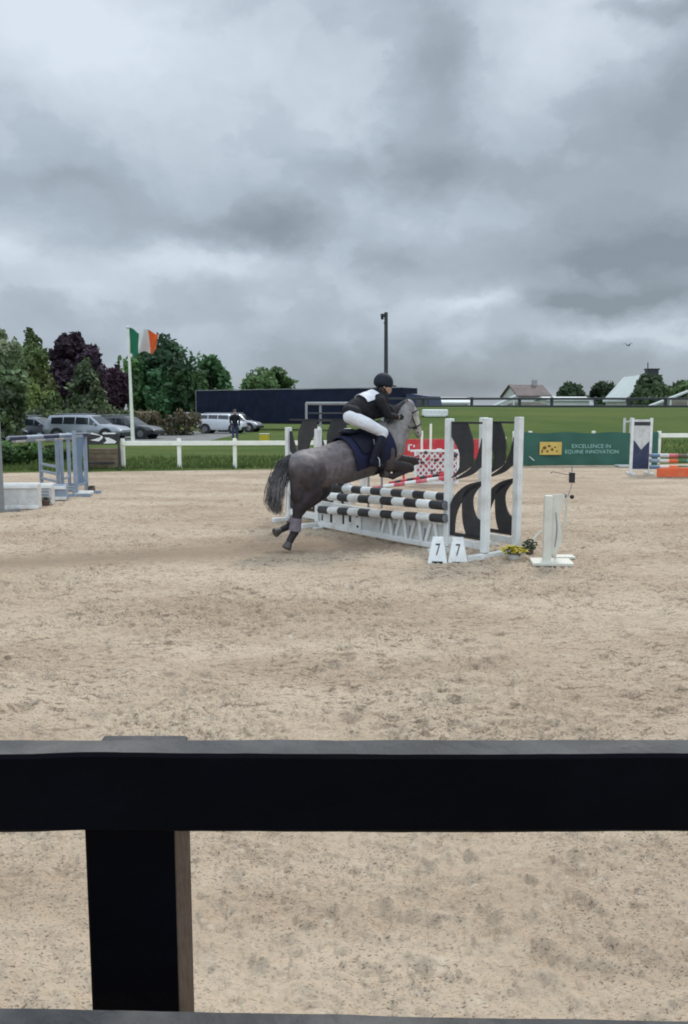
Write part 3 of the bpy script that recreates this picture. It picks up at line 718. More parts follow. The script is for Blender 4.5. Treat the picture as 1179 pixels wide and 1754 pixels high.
# ------------------------------------------------------------------ other jumps
def simple_wing(name, u0, u1, vtop, vb0, vb1, label, pmat, group=None, bars=3, pw=.07, panel=None, cat='jump wing'):
    p0 = gnd(u0, vb0); p1 = gnd(u1, vb1); h = at(u0, vtop, p0.y).z; d = p1 - p0; ln = d.length
    t = thing(name, p0, math.atan2(d.y, d.x), label, cat, group)
    for x in (0, ln):
        m = MB(); m.box((x, 0, h / 2 + .03), (pw, pw, h - .06), bev=.006); m.build('post', MT[pmat], t)
        m = MB(); m.box((x, 0, .03), (.08, .6, .06), bev=.006); m.build('foot', MT[pmat], t)
    for i in range(bars):
        zz = .22 + i * .16 if i < bars - 1 else h - .12
        m = MB(); m.box((ln / 2, 0, zz), (ln - pw, .035, .055), bev=.005); m.build('crossbar', MT[pmat], t)
    if panel: panel(t, ln, h, pw)
    return t
# left cluster
GL = 'grey-blue wings of the left jump'
simple_wing('jump_wing', 72, 101, 742, 835, 843, 'pale grey slatted wing at left with thin bars between two posts', 'greyblue', GL, 4)
def bluepanel(t, ln, h, pw):
    m = MB(); fn = lambda s, z_, k: Vector((pw/2 + s * (ln - pw), -.01 + k, z_))
    strip(m, [(0, .2), (0, .6), (.0, 1.0), (0, h - .15)], [(.9, .2), (.6, .6), (.8, 1.0), (1, h - .15)], fn, .02); m.build('curved_board', MT['steelblue'], t)
simple_wing('jump_wing', 131, 149, 738, 851, 845, 'steel blue wing with curved board standing by the right flower pot', 'greyblue', GL, 2, .07, bluepanel)
simple_wing('jump_wing', 108, 120, 742, 838, 832, 'rear grey-blue wing seen narrow between the two others', 'greyblue', GL, 2)
a = gnd(3, 879); simple_wing('jump_wing', 3, -45, 722, 879, 868, 'dark grey wing post cut by the left picture edge', 'grey', GL, 3, .085)
def polepts(u0, v0, Y0, u1, v1, Y1): return at(u0, v0, Y0), at(u1, v1, Y1)
striped_pole(*polepts(14, 751, 15.2, 150, 744, 17.2), .045, ['navy', 'greyblue'], 5, 'dark blue pole across the top of the left grey-blue wings', None)
striped_pole(*polepts(24, 755, 16.2, 136, 749, 18.2), .045, ['dullwhite', 'greyblue'], 7, 'pale grey pole just behind the dark blue top pole', None)
def white_block(u0, u1, vt, vb, d, label, bars=0, mtn='dullwhite', rz=None):
    p0 = gnd(u0, vb); p1 = gnd(u1, vb); h = at(u0, vt, p0.y).z; ln = p1.x - p0.x
    t = thing('jump_filler', ((p0.x + p1.x) / 2, p0.y + d / 2, 0), R(6), label, 'jump filler')
    m = MB(); m.box((0, 0, h / 2), (ln, d, h), bev=.025); m.build('panel', MT[mtn], t)
    m = MB(); m.box((0, -d/2 - .012, h - .05), (ln + .02, .03, .06), bev=.006); m.box((0, -d/2 - .012, .05), (ln + .02, .03, .06), bev=.006); m.build('trim', MT['white'], t)
    if bars:
        m = MB()
        for i in range(bars): m.box((ln * .1, -d/2 - .004, h * (.2 + .6 * i / max(1, bars - 1))), (ln * .45, .012, .03))
        m.build('dark_slot', MT['greyblue'], t)
    return t
white_block(-40, 62, 829, 874, .30, 'long white box filler on the sand at the left edge')
white_block(62, 88, 829, 866, .25, 'white filler with dark horizontal slots beside the dark flower pot', 5)
white_block(89, 112, 831, 858, .25, 'small pale grey filler with rounded top behind the slotted one', 0, 'greyblue')
white_block(128, 153, 843, 851, .4, 'flat white base block under the steel blue wing')
def pot(u, v, label):
    c = gnd(u, v); t = thing('flower_pot', c, 0, label, 'flower pot', 'small dark pots by the left jump')
    m = MB(); m.tube([(0, 0, 0), (0, 0, .10), (0, 0, .115)], [.055, .08, .07], 14); m.build('pot', MT['terracotta'], t, True)
    m = MB(); r = random.Random(int(u))
    for i in range(60):
        p = Vector((r.gauss(0, .035), r.gauss(0, .035), .11 + r.random() * .05)); a = Vector((r.gauss(0,1), r.gauss(0,1), r.gauss(0,1))).normalized() * .02; b = a.orthogonal().normalized() * .01
        m.add([p - a, p + b, p + a, p - b], [(0, 1, 2, 3)])
    m.build('leaves', MT['leafdark'], t)
pot(157, 845, 'dark flower pot right of the flat white base block'); pot(79, 867, 'dark flower pot in front of the slotted white filler')
def bwpanel(t, ln, h, pw):
    fn = lambda s, z_, k: Vector((pw/2 + s * (ln - pw), -.03 + k, z_))
    m = MB(); strip(m, [(0, .75), (0, h - .03)], [(1, .75), (1, h - .03)], lambda s, z_, k: Vector((pw/2 + s*(ln-pw), k, z_)), .02, 2); m.build('backing_board', MT['char'], t)
    m = MB(); strip(m, [(.05, .88), (.30, .93), (.42, 1.0), (.05, 1.06)], [(.35, .84), (.48, .93), (.46, 1.0), (.12, 1.10)], fn, .012)
    strip(m, [(.5, .78), (.62, .86), (.55, .95)], [(.9, .78), (.95, .84), (.7, .95)], fn, .012)
    strip(m, [(.5, 1.05), (.5, 1.09)], [(.92, 1.05), (.95, 1.09)], fn, .012, 2); m.build('curved_stripe', MT['white'], t)
simple_wing('jump_wing', 152, 205, 742, 806, 805, 'wide black wing with white curved stripes left of the white fence end', 'char', None, 2, .06, bwpanel)
c = gnd(175, 806); t = thing('planter_box', c + Vector((0, .35, 0)), 0, 'brown timber box filler under the black and white striped wing', 'planter')
m = MB(); m.box((0, 0, .33), (.84, .3, .6), bev=.01); m.build('box', MT['brown'], t)
for i in range(4): m = MB(); m.box((0, -.158, .1 + i * .15), (.86, .02, .13), bev=.004); m.build('plank', MT['brown'], t)

# far red jump seen between horse and wing
t = thing('red_banner', gnd(727, 822), R(-4), 'bright red banner board with white marks behind the horse head', 'banner')
c = gnd(727, 822); Y0 = c.y + .3
def rect(mb, u0, v0, u1, v1, Y, th, mi=0, bev=0): 
    a = at(u0, v0, Y); b = at(u1, v1, Y); mb.box(((a.x + b.x)/2, Y, (a.z + b.z)/2), (abs(b.x-a.x), th, abs(a.z-b.z)), bev=bev, mi=mi)
m = MB(); rect(m, 690, 752, 838, 786, Y0, .03, bev=.005); m.build('board', MT['red'], t, False, True)
for (u0, v0, u1, v1) in ((699, 762, 702, 772), (700, 761, 706, 763), (703, 770, 712, 774), (714, 770, 720, 775), (708, 762, 711, 766), (748, 768, 757, 775), (786, 766, 794, 774)): m = MB(); rect(m, u0, v0, u1, v1, Y0 - .018, .006); m.build('white_mark', MT['white'], t, False, True)
for u in (692, 765, 836): m = MB(); g0 = at(u, 786, Y0); m.box((g0.x, Y0 + .03, .52), (.05, .03, 1.05), bev=.004); m.build('post', MT['red'], t, False, True)
GR = 'white uprights by the red banner'
for (u, vt, lb) in ((722, 738, 'thin white upright post left of its pair above the red banner'), (737, 726, 'taller thin white upright post above the red banner')):
    g0 = gnd(u, 826); t = thing('white_post', g0, 0, lb, 'post', GR); hh = at(u, vt, g0.y).z
    m = MB(); m.box((0, 0, hh / 2), (.055, .055, hh), bev=.006); m.build('shaft', MT['cream'], t); m = MB(); m.box((0, 0, .02), (.3, .3, .04), bev=.006); m.build('foot', MT['cream'], t)
g0 = gnd(748, 831); t = thing('lattice_filler', g0, R(3), 'wide red and white lattice filler in front of the red banner', 'jump filler')
wl = 1.0; hl = .78
m = MB(); m.box((0, .06, hl/2 + .03), (wl, .03, hl), bev=.004); m.build('backing_board', MT['pinkred'], t)
m = MB()
for i in range(-6, 14):
    for s in (-1, 1):
        x0 = -wl/2 + i * .13; p0 = [x0, .04]; p1 = [x0 + s * hl * .8, hl + .02]
        # clip to the frame
        def clip(p, q):
            P0, P1 = Vector((p[0], 0, p[1])), Vector((q[0], 0, q[1])); dd = P1 - P0; t0, t1 = 0, 1
            for lim, sg in ((-wl/2, 1), (wl/2, -1)):
                a_ = (P0.x - lim) * sg; b_ = (P1.x - lim) * sg
                if a_ < 0 and b_ < 0: return None
                if a_ < 0: t0 = max(t0, a_ / (a_ - b_))
                elif b_ < 0: t1 = min(t1, a_ / (a_ - b_))
            return (P0 + dd * t0, P0 + dd * t1) if t1 > t0 + .02 else None
        r_ = clip(p0, p1)
        if r_:
            q = (r_[0] + r_[1]) / 2; dd = r_[1] - r_[0]
            m.box((q.x, .025 if s > 0 else .038, q.z), (dd.length, .011, .035), Euler((0, -math.atan2(dd.z, dd.x), 0)).to_matrix())
m.build('lattice', MT['white'], t)
m = MB()
for zz in (.05, hl + .02): m.box((0, .02, zz), (wl + .04, .04, .06), bev=.006)
for x in (-wl/2, wl/2): m.box((x, .021, hl/2 + .035), (.055, .038, hl - .04), bev=.006)
m.build('frame', MT['white'], t)
r = random.Random(3)
for i in range(26): m = MB(); m.ball((r.uniform(-.5, .5) * wl, .0, r.uniform(.1, hl)), r.uniform(.025, .045), seg=8, sq=(1, .5, .8)); m.build('dark_rosette', MT['char'] if i % 2 else MT['red'], t, True)
def spole(u0, v0, u1, v1, vg, mats, n, lb, g, r=.045):
    Y0 = gnd(u0, vg).y; striped_pole(at(u0, v0, Y0), at(u1, v1, Y0 + .9), r, mats, n, lb, g)
GRP = 'red and white poles on the far jump'
spole(772, 817, 640, 836, 842, ['pinkred', 'white'], 7, 'pink-red and white pole nearest behind the horse belly', GRP)
spole(765, 812, 668, 828, 838, ['red', 'char'], 9, 'dark red pole above the pink one behind the front hooves', GRP)
def redwing(u, vt, vb, lb):
    c = gnd(u, vb); hh = at(u, vt, c.y).z; t = thing('jump_wing', c, R(80), lb, 'jump wing')
    for x in (0, .5): m = MB(); m.box((x, 0, hh/2), (.07, .07, hh), bev=.006); m.build('post', MT['dullwhite'], t)
    for zz in (.3, .6, hh - .1): m = MB(); m.box((.25, 0, zz), (.43, .035, .06), bev=.005); m.build('crossbar', MT['dullwhite'], t)
redwing(620, 770, 838, 'plain white wing of the far red jump behind the horse barrel')
c = gnd(590, 862); t = thing('jump_filler', c, R(-10), 'black and white patterned low filler behind the horse hind legs', 'jump filler')
m = MB(); m.box((0, 0, .16), (.42, .06, .30), bev=.01); m.build('board', MT['white'], t)
for (x, zz, w) in ((-.13, .2, .1), (.02, .12, .08), (.12, .22, .07), (-.05, .07, .06)): m = MB(); m.box((x, -.034, zz), (w, .01, .07)); m.build('dark_patch', MT['char'], t)

# tall grey frame behind the horse
Yf = 14.2; t = thing('metal_frame', (at(565, 800, Yf).x, Yf, 0), 0, 'tall thin grey metal frame behind the rider back', 'metal frame')
zf = at(560, 691, Yf).z
for (u, dy) in ((525, 0), (549, .35), (632, 0), (655, .35)): m = MB(); x = at(u, 700, Yf + dy).x; m.box((x, Yf + dy, zf / 2), (.04, .04, zf), bev=.004); m.build('upright', MT['grey'], t, False, True)
xa, xb = at(525, 700, Yf).x, at(632, 700, Yf).x; xc, xd = at(549, 700, Yf + .35).x, at(655, 700, Yf + .35).x
m = MB(); m.tube([(xa, Yf, zf), (xb, Yf, zf)], .026, 8); m.tube([(xc, Yf + .35, zf), (xd, Yf + .35, zf)], .026, 8); m.tube([(xa, Yf, zf), (xc, Yf + .35, zf)], .026, 8); m.tube([(xb, Yf, zf), (xd, Yf + .35, zf)], .026, 8); m.build('top_rail', MT['grey'], t, True, True)
m = MB(); m.tube([(xa, Yf, zf - .17), (xb, Yf, zf - .17)], .014, 8); m.tube([(xa, Yf, zf - .30), (xb, Yf, zf - .30)], .014, 8); m.build('middle_rail', MT['dark'], t, True, True)

# right jump
def chevron(t, ln, h, pw):
    m = MB(); m.box((ln/2, 0, h/2 + .05), (ln - pw, .03, h - .18)); m.build('panel', MT['dullwhite'], t)
    m = MB(); x0, x1 = pw/2, ln - pw/2; b = .16; s_ = h * .62; q = h * .44
    m.prism([(x0, b), (x1, b), (x1, s_ - .05), (x1 - .05, s_ - .08), ((x0+x1)/2, q), (x0 + .05, s_ - .05), (x0, s_)], lambda p, k: Vector((p[0], -.020 + k * .004 - (0 if k else .002), p[1])), .004); m.build('navy_chevron', MT['navy'], t)
    m = MB(); m.box((ln/2, -.018, h - .15), (ln - pw, .012, .10)); m.build('dark_band', MT['char'], t)
GRR = 'wings of the orange jump at right'
simple_wing('jump_wing', 1080, 1112, 716, 813, 813, 'white wing with navy chevron panel left of the orange plank', 'white', GRR, 2, .07, chevron)
simple_wing('jump_wing', 1067, 1078, 716, 796, 793, 'rear narrow white wing beside the chevron one', 'dullwhite', GRR, 3)
t = thing('base_board', gnd(1072, 800), 0, 'flat white board on the sand left of the chevron wing', 'board'); m = MB(); m.box((0, 0, .04), (.55, .5, .05), bev=.01); m.build('plate', MT['dullwhite'], t)
G3 = 'striped poles of the orange jump'
Yr = gnd(1115, 818).y
for (v, mats, lb) in ((780, ['steelblue', 'dullwhite', 'pinkred', 'brown'], 'top pole with blue, white and red bands over the orange plank'), (789, ['greyblue', 'offwhite', 'orange', 'green'], 'middle pole with white, orange and green bands'), (800, ['steelblue', 'offwhite', 'orange', 'green'], 'lowest pole with cream bands just above the orange plank')):
    striped_pole(at(1114, v, Yr + .1), at(1330, v + 2, Yr + .3), .05, mats, 14, lb, G3)
t = thing('orange_plank', gnd(1170, 819), 0, 'orange plank filler under the banded poles at right', 'plank')
m = MB(); a = at(1116, 806, Yr); b = at(1330, 819, Yr); hgt = a.z
m.add([(a.x + .22, Yr - .01, .10), (b.x, Yr - .01, .10), (b.x, Yr + .3, hgt + .06), (a.x + .22, Yr + .3, hgt + .06)], [(0,1,2,3)])
m2 = MB(); m2.box(((a.x + b.x)/2 + .1, Yr, .13), (b.x - a.x - .1, .06, .22), bev=.01); m2.build('front_plank', MT['orange'], t, False, True)
m2 = MB(); m2.box(((a.x + b.x)/2 + .15, Yr + .16, .25), (b.x - a.x - .2, .22, .05), Euler((R(14), 0, 0)).to_matrix(), bev=.01); m2.build('top_plank', MT['orange'], t, False, True)

# ------------------------------------------------------------------ white arena fence
posts = [(212, 804), (308, 803.5), (403, 803), (495, 802.5)]
def fence(pl, label, hgt, d=.055):
    P = [gnd(u, v) for (u, v) in pl]; t = thing('white_fence', P[0], 0, label, 'fence')
    for p in P:
        g = tz(p.x, p.y + .5); m = MB(); m.box((p.x, p.y, g + hgt/2), (.11, .11, hgt + .04), bev=.015); m.build('post', MT['cream'], t, False, True)
    m = MB()
    for a, b in zip(P[:-1], P[1:]):
        q = (a + b) / 2; L_ = (b - a); m.box((q.x, q.y - .075, hgt - .09), (L_.length + .04, .035, .135), Euler((0, 0, math.atan2(L_.y, L_.x))).to_matrix(), bev=.01)
    m.build('rail', MT['cream'], t, False, True)
x = posts[-1][0]; extra = []
while x < 780: x += 92; extra.append((x, 802.5 - (x - 495) * .014))
fence(posts + extra, 'white post and rail arena fence running behind the horse from the left', .86)
P2 = [(880 + 0, 797.5), (907 + 0, 797), (1015, 796), (1127, 795), (1240, 794), (1350, 793)]
fence(P2[0:3], 'white arena fence section behind the green banner', 1.03)
fence(P2[3:], 'white arena fence section at the right edge above the banded poles', 1.02)
t = thing('mesh_banner', gnd(980, 796.5), 0, 'dark green banner with gold logo and pale lettering on the right fence', 'banner')
ban = []; Yb = gnd(900, 797.5).y - .32
m = MB(); nx, nz = 40, 8; a = at(892, 740, Yb); b = at(1126, 795, Yb)
for j in range(nz + 1):
    for i in range(nx + 1):
        x = a.x + (b.x - a.x) * i / nx; fz = j / nz; zz = .03 + (a.z - .03 - .04 * math.sin(i / nx * math.pi * 3)**2 * fz) * fz
        m.v.append((x, Yb + .03 * math.sin(i * .7 + j * .5) * (1 - fz * .6) + .19 * (x - 7) * .0, zz))
for j in range(nz):
    for i in range(nx): k = j * (nx + 1) + i; m.f.append((k, k + 1, k + nx + 2, k + nx + 1)); m.m.append(0)
m.build('sheet', MT['banner'], t, True, True)
m = MB(); rect(m, 925, 757, 962, 779, Yb - .05, .006); m.build('gold_logo', MT['logo'], t, False, True)
m = MB(); r = random.Random(4)
for (u, v, w, h_) in ((933, 767, 7, 6), (941, 764, 6, 4), (946, 770, 5, 5), (929, 773, 3, 7), (938, 773, 4, 4), (951, 766, 4, 3), (954, 773, 3, 3)):
    p = at(u, v, Yb - .056); m.ball(p, 1, seg=8, sq=(w * .5 * Yb / F, .004, h_ * .5 * Yb / F))
m.build('logo_emblem', MT['logodark'], t, True, True)
pale = mat('pale_green_print', (.30, .52, .46), .6, .05, 5)
m = MB()
for (txt, u, v, s) in (('EXCELLENCE IN', 1013, 764.5, .17), ('EQUINE INNOVATION', 1014, 774, .165)):
    p = at(u, v, Yb - .055); text_mesh(txt, s, lambda x, y, p=p: Vector((p.x + x, p.y, p.z + y)), m)
m.build('lettering', pale, t, False, True)
m = MB(); p = at(907, 782, Yb - .05); q = at(915, 789, Yb - .05); m.tube([p, q], .02, 6); m.build('tie_strap', MT['dullwhite'], t, False, True)

# dark field fence on the bank
t = thing('field_fence', at(940, 697, 46), 0, 'dark horizontal rail fence along the top of the grass bank', 'fence')
pu = [640, 725, 808, 890, 945, 1020, 1076, 1140, 1230, 1330]
zr = at(900, 683, 46.5).z
for u in pu:
    p = at(u, 697, 46.5); g = tz(p.x, 46.5); m = MB(); m.box((p.x, 46.5, (g + zr) / 2), (.16, .14, zr - g + .2), bev=.02); m.build('post', MT['dark'], t, False, True)
xa, xb = at(640, 690, 46.5).x, at(1330, 690, 46.5).x
for v, th in ((683, .12), (696, .13)):
    zz = at(900, v, 46.4).z; m = MB(); m.box(((xa + xb)/2, 46.4, zz), (xb - xa, .05, th), bev=.01); m.build('rail', MT['dark'], t, False, True)
# low dark mounds with sloping pale rails
def mound(u0, u1, vt, Y, name='mound'):
    a = at(u0, vt, Y); b = at(u1, vt, Y); cx = (a.x + b.x)/2; w = (b.x - a.x)/2
    n = 28; X, Y_ = np.meshgrid(np.linspace(-1.1, 1.1, n), np.linspace(-1.1, 1.1, n)); rr = np.sqrt(X**2 + Y_**2)
    hz = np.where(rr < 1.1, np.cos(np.clip(rr / 1.1, 0, 1) * math.pi / 2)**.8, 0) * (a.z - 1.2) * (.85 + .3 * fbm(X * 3 + 9, Y_ * 3 + 9, 3, 2)) + 1.0
    o = grid_mesh('hill', cx + X * w, Y + Y_ * 4, hz, MT['mulch']); tag(o, kind='structure')
mound(840, 965, 682, 56); mound(1085, 1260, 676, 56)
def sloprail(u0, v0, u1, v1, Y, lb):
    a = at(u0, v0, Y); b = at(u1, v1, Y); t = thing('sloping_rail', (a.x, Y, tz(a.x, Y)), 0, lb, 'handrail', 'pale sloping rails on the bank')
    m = MB(); m.tube([a, b], .09, 8); m.build('rail', MT['palesheet'], t, True, True)
    for k in (.1, .55, .95):
        p = a + (b - a) * k; m = MB(); m.box((p.x, Y, p.z / 2 + .5), (.1, .1, max(.2, p.z - 1.0)), bev=.01); m.build('post', MT['palesheet'], t, False, True)
sloprail(812, 712, 884, 678, 51, 'pale sloping rail rising towards the brown-roofed house')
sloprail(1105, 699, 1185, 668, 51, 'pale sloping rail rising to the right picture edge')
c = at(745, 712, 40); t = thing('white_trough', (c.x, 40, tz(c.x, 40)), 0, 'low white trough lying on the grass bank right of the horse head', 'trough')
zz = at(745, 702, 40).z; zg = tz(c.x, 40)
m = MB(); m.box((0, 0, (zz - zg) / 2 + .02), (1.25, .4, max(.25, zz - zg)), bev=.05); m.build('tub', MT['white'], t); m = MB(); m.box((0, 0, .03), (1.05, .5, .08), bev=.01); m.build('base', MT['dullwhite'], t)

# ------------------------------------------------------------------ buildings
def house(name, u0, u1, veave, vridge, Y, dep, label, roof='roof', wall='render', win=3, chim=True, ru=None):
    a = at(u0, veave, Y); b = at(u1, veave, Y); cx = (a.x + b.x)/2; w = b.x - a.x; ze = a.z; zr_ = at(u0, vridge, Y + dep/2).z
    t = thing(name, (cx, Y + dep/2, 0), R(8), label, 'house')
    m = MB(); m.box((0, 0, ze/2), (w, dep, ze)); 
    m.add([(-w/2, -dep/2, ze), (-w/2, dep/2, ze), (-w/2, 0, zr_)], [(0, 1, 2)]); m.add([(w/2, -dep/2, ze), (w/2, dep/2, ze), (w/2, 0, zr_)], [(0, 1, 2)]); m.build('wall', MT[wall], t)
    o_ = .35; m = MB(); rx0, rx1 = -w/2 - o_, w/2 + o_; th = .18
    for s in (-1, 1):
        k = (zr_ - ze) / (dep/2); y1 = s * (dep/2 + o_); z1 = ze - o_ * k
        m.add([(rx0, y1, z1), (rx1, y1, z1), (rx1, 0, zr_ + .02), (rx0, 0, zr_ + .02), (rx0, y1, z1 + th), (rx1, y1, z1 + th), (rx1, 0, zr_ + th), (rx0, 0, zr_ + th)], [(0,1,2,3),(4,5,6,7),(0,1,5,4),(0,3,7,4),(1,2,6,5)])
    ro = m.build('roof', MT[roof], t)
    if chim: m = MB(); m.box((w * .3, 0, zr_ + .35), (.7, .5, 1.1), bev=.03); m.build('chimney', MT['concrete'], ro)
    for i in range(win):
        x = -w/2 + w * (i + .7) / (win + .4); m = MB(); m.box((x, -dep/2 - .02, ze - 1.3), (.9, .08, 1.0)); f = m.build('window', MT['white'], t); m = MB(); m.box((x, -dep/2 - .065, ze - 1.3), (.76, .02, .86)); m.build('pane', MT['glass'], f)
    return t, w, zr_
house('house', 882, 936, 678, 661, 120, 7, 'small white house with brown tiled roof beyond the bank')
house('low_building', 935, 1008, 686, 682, 100, 4, 'long low white building right of the brown-roofed house', 'palesheet', 'render', 4, False)
house('low_building', 742, 800, 690, 683, 105, 4, 'long pale grey-white low building behind the dark rail fence in the middle', 'palesheet', 'render', 3, False)
# pale gable building with dark chimney and aerial
Yg = 112; t = thing('gabled_building', at(1110, 690, Yg) * Vector((1, 1, 0)) if False else (at(1110, 690, Yg).x, Yg, 0), 0, 'building with steep pale roof slope, dark chimney stack and aerial', 'house')
pl, pr, pt, pe = at(1070, 692, Yg), at(1150, 692, Yg), at(1110, 644, Yg), at(1070, 688, Yg)
m = MB(); m.prism([(pl.x + .4, 0), (pr.x - .4, 0), (pr.x - .4, pe.z), (pt.x, pt.z - .15), (pl.x + .4, pe.z)], lambda p, k: Vector((p[0], Yg + .3 + k * 9, p[1])), 9); m.build('wall', MT['render'], t, False, True)
m = MB()
for q in (pl, pr):
    m.add([(q.x, Yg, pe.z), (pt.x, Yg, pt.z), (pt.x, Yg + 9.6, pt.z), (q.x, Yg + 9.6, pe.z), (q.x, Yg, pe.z + .25), (pt.x, Yg, pt.z + .25), (pt.x, Yg + 9.6, pt.z + .25), (q.x, Yg + 9.6, pe.z + .25)], [(0,1,2,3),(4,5,6,7),(0,1,5,4),(2,3,7,6),(0,3,7,4)])
rf = m.build('roof', MT['palesheet'], t, False, True)
a = at(1112, 632, Yg); b = at(1130, 652, Yg); m = MB(); m.box(((a.x + b.x)/2, Yg + 1, (a.z + b.z)/2 - .6), (b.x - a.x, 1.2, a.z - b.z + 1.2), bev=.05); m.box(((a.x + b.x)/2, Yg + 1, a.z), (b.x - a.x + .2, 1.4, .22), bev=.04); m.build('chimney', MT['dark'], rf, False, True)
a = at(1110, 621, Yg); b = at(1110, 655, Yg); m = MB(); m.tube([b, a], .07, 6); m.tube([at(1106, 643, Yg), at(1113, 643, Yg)], .1, 6); m.build('aerial', MT['dark'], rf, False, True)
for k in (.25, .75): m = MB(); m.box((pl.x + (pr.x - pl.x) * k, Yg + .28, 1.6), (1.1, .08, 1.1)); f = m.build('window', MT['dullwhite'], t, False, True); m = MB(); m.box((pl.x + (pr.x - pl.x) * k, Yg + .235, 1.6), (.9, .02, .9)); m.build('pane', MT['glass'], f, False, True)

# ------------------------------------------------------------------ flag and mast
Yq = 43.0; b0 = at(228, 757, Yq); tp = at(219.5, 563, Yq); b0.z = tz(b0.x, Yq)
t = thing('flagpole', b0, 0, 'tall white flagpole leaning slightly left beside the green tree', 'flagpole')
m = MB(); m.tube([b0, tp], [.10, .055], 10); m.build('pole', MT['cream'], t, True, True); m = MB(); m.ball(tp + Vector((0, 0, .06)), .09); m.build('finial', MT['dullwhite'], t, True, True)
m = MB(); m.box(b0 + Vector((0, 0, .06)), (.5, .5, .12), bev=.02); m.build('base', MT['concrete'], t, False, True)
t = thing('tricolour_flag', tp, 0, 'green, white and orange tricolour flag blowing from the flagpole', 'flag')
nx, nz = 36, 16; wid = 48 * Yq / F; hh = 40 * Yq / F
def flagpt(i, j):
    s = i / nx; v = j / nz; x = tp.x + .06 + wid * s + (b0.x - tp.x) * 0; sag = (.10 * s + .10 * s * s) * hh * math.sin(s * 5 + .5)
    return Vector((x, Yq + .34 * math.sin(s * 9 + v * 2.2) * (.3 + s), tp.z - .05 - hh * v * (1 - .22 * s) - hh * .16 * s + .11 * math.sin(s * 11 + 1 + v * 1.5) - sag * .4))
for k, mn in enumerate(('flaggreen', 'flagwhite', 'flagorange')):
    m = MB(); i0 = k * 12
    for j in range(nz + 1):
        for i in range(13): m.v.append(tuple(flagpt(i0 + i, j)))
    for j in range(nz):
        for i in range(12): q = j * 13 + i; m.f.append((q, q + 1, q + 14, q + 13)); m.m.append(0)
    m.build('flag_band', MT[mn], t, True, True)
# tall mast behind rider
Ym = 30; c = at(662, 700, Ym); g = tz(c.x, Ym)
t = thing('mast', (c.x, Ym, g), 0, 'tall dark mast with a small lamp head, rising behind the rider helmet', 'mast')
tp = at(661.5, 535, Ym)
m = MB(); m.tube([(c.x, Ym, g), (tp.x, Ym, tp.z)], [.09, .065], 10); m.build('pole', MT['dark'], t, True, True)
p = at(656, 540, Ym); m = MB(); m.box(p, (.16, .22, .10), bev=.02); m.ball(p + Vector((-.02, 0, -.10)), .06); m.build('lamp_head', MT['dark'], t, False, True)
m = MB(); m.tube([p, at(661, 543, Ym)], .03, 6); m.tube([at(658, 552, Ym), at(661, 556, Ym)], .03, 6); m.build('bracket', MT['dark'], t, False, True)

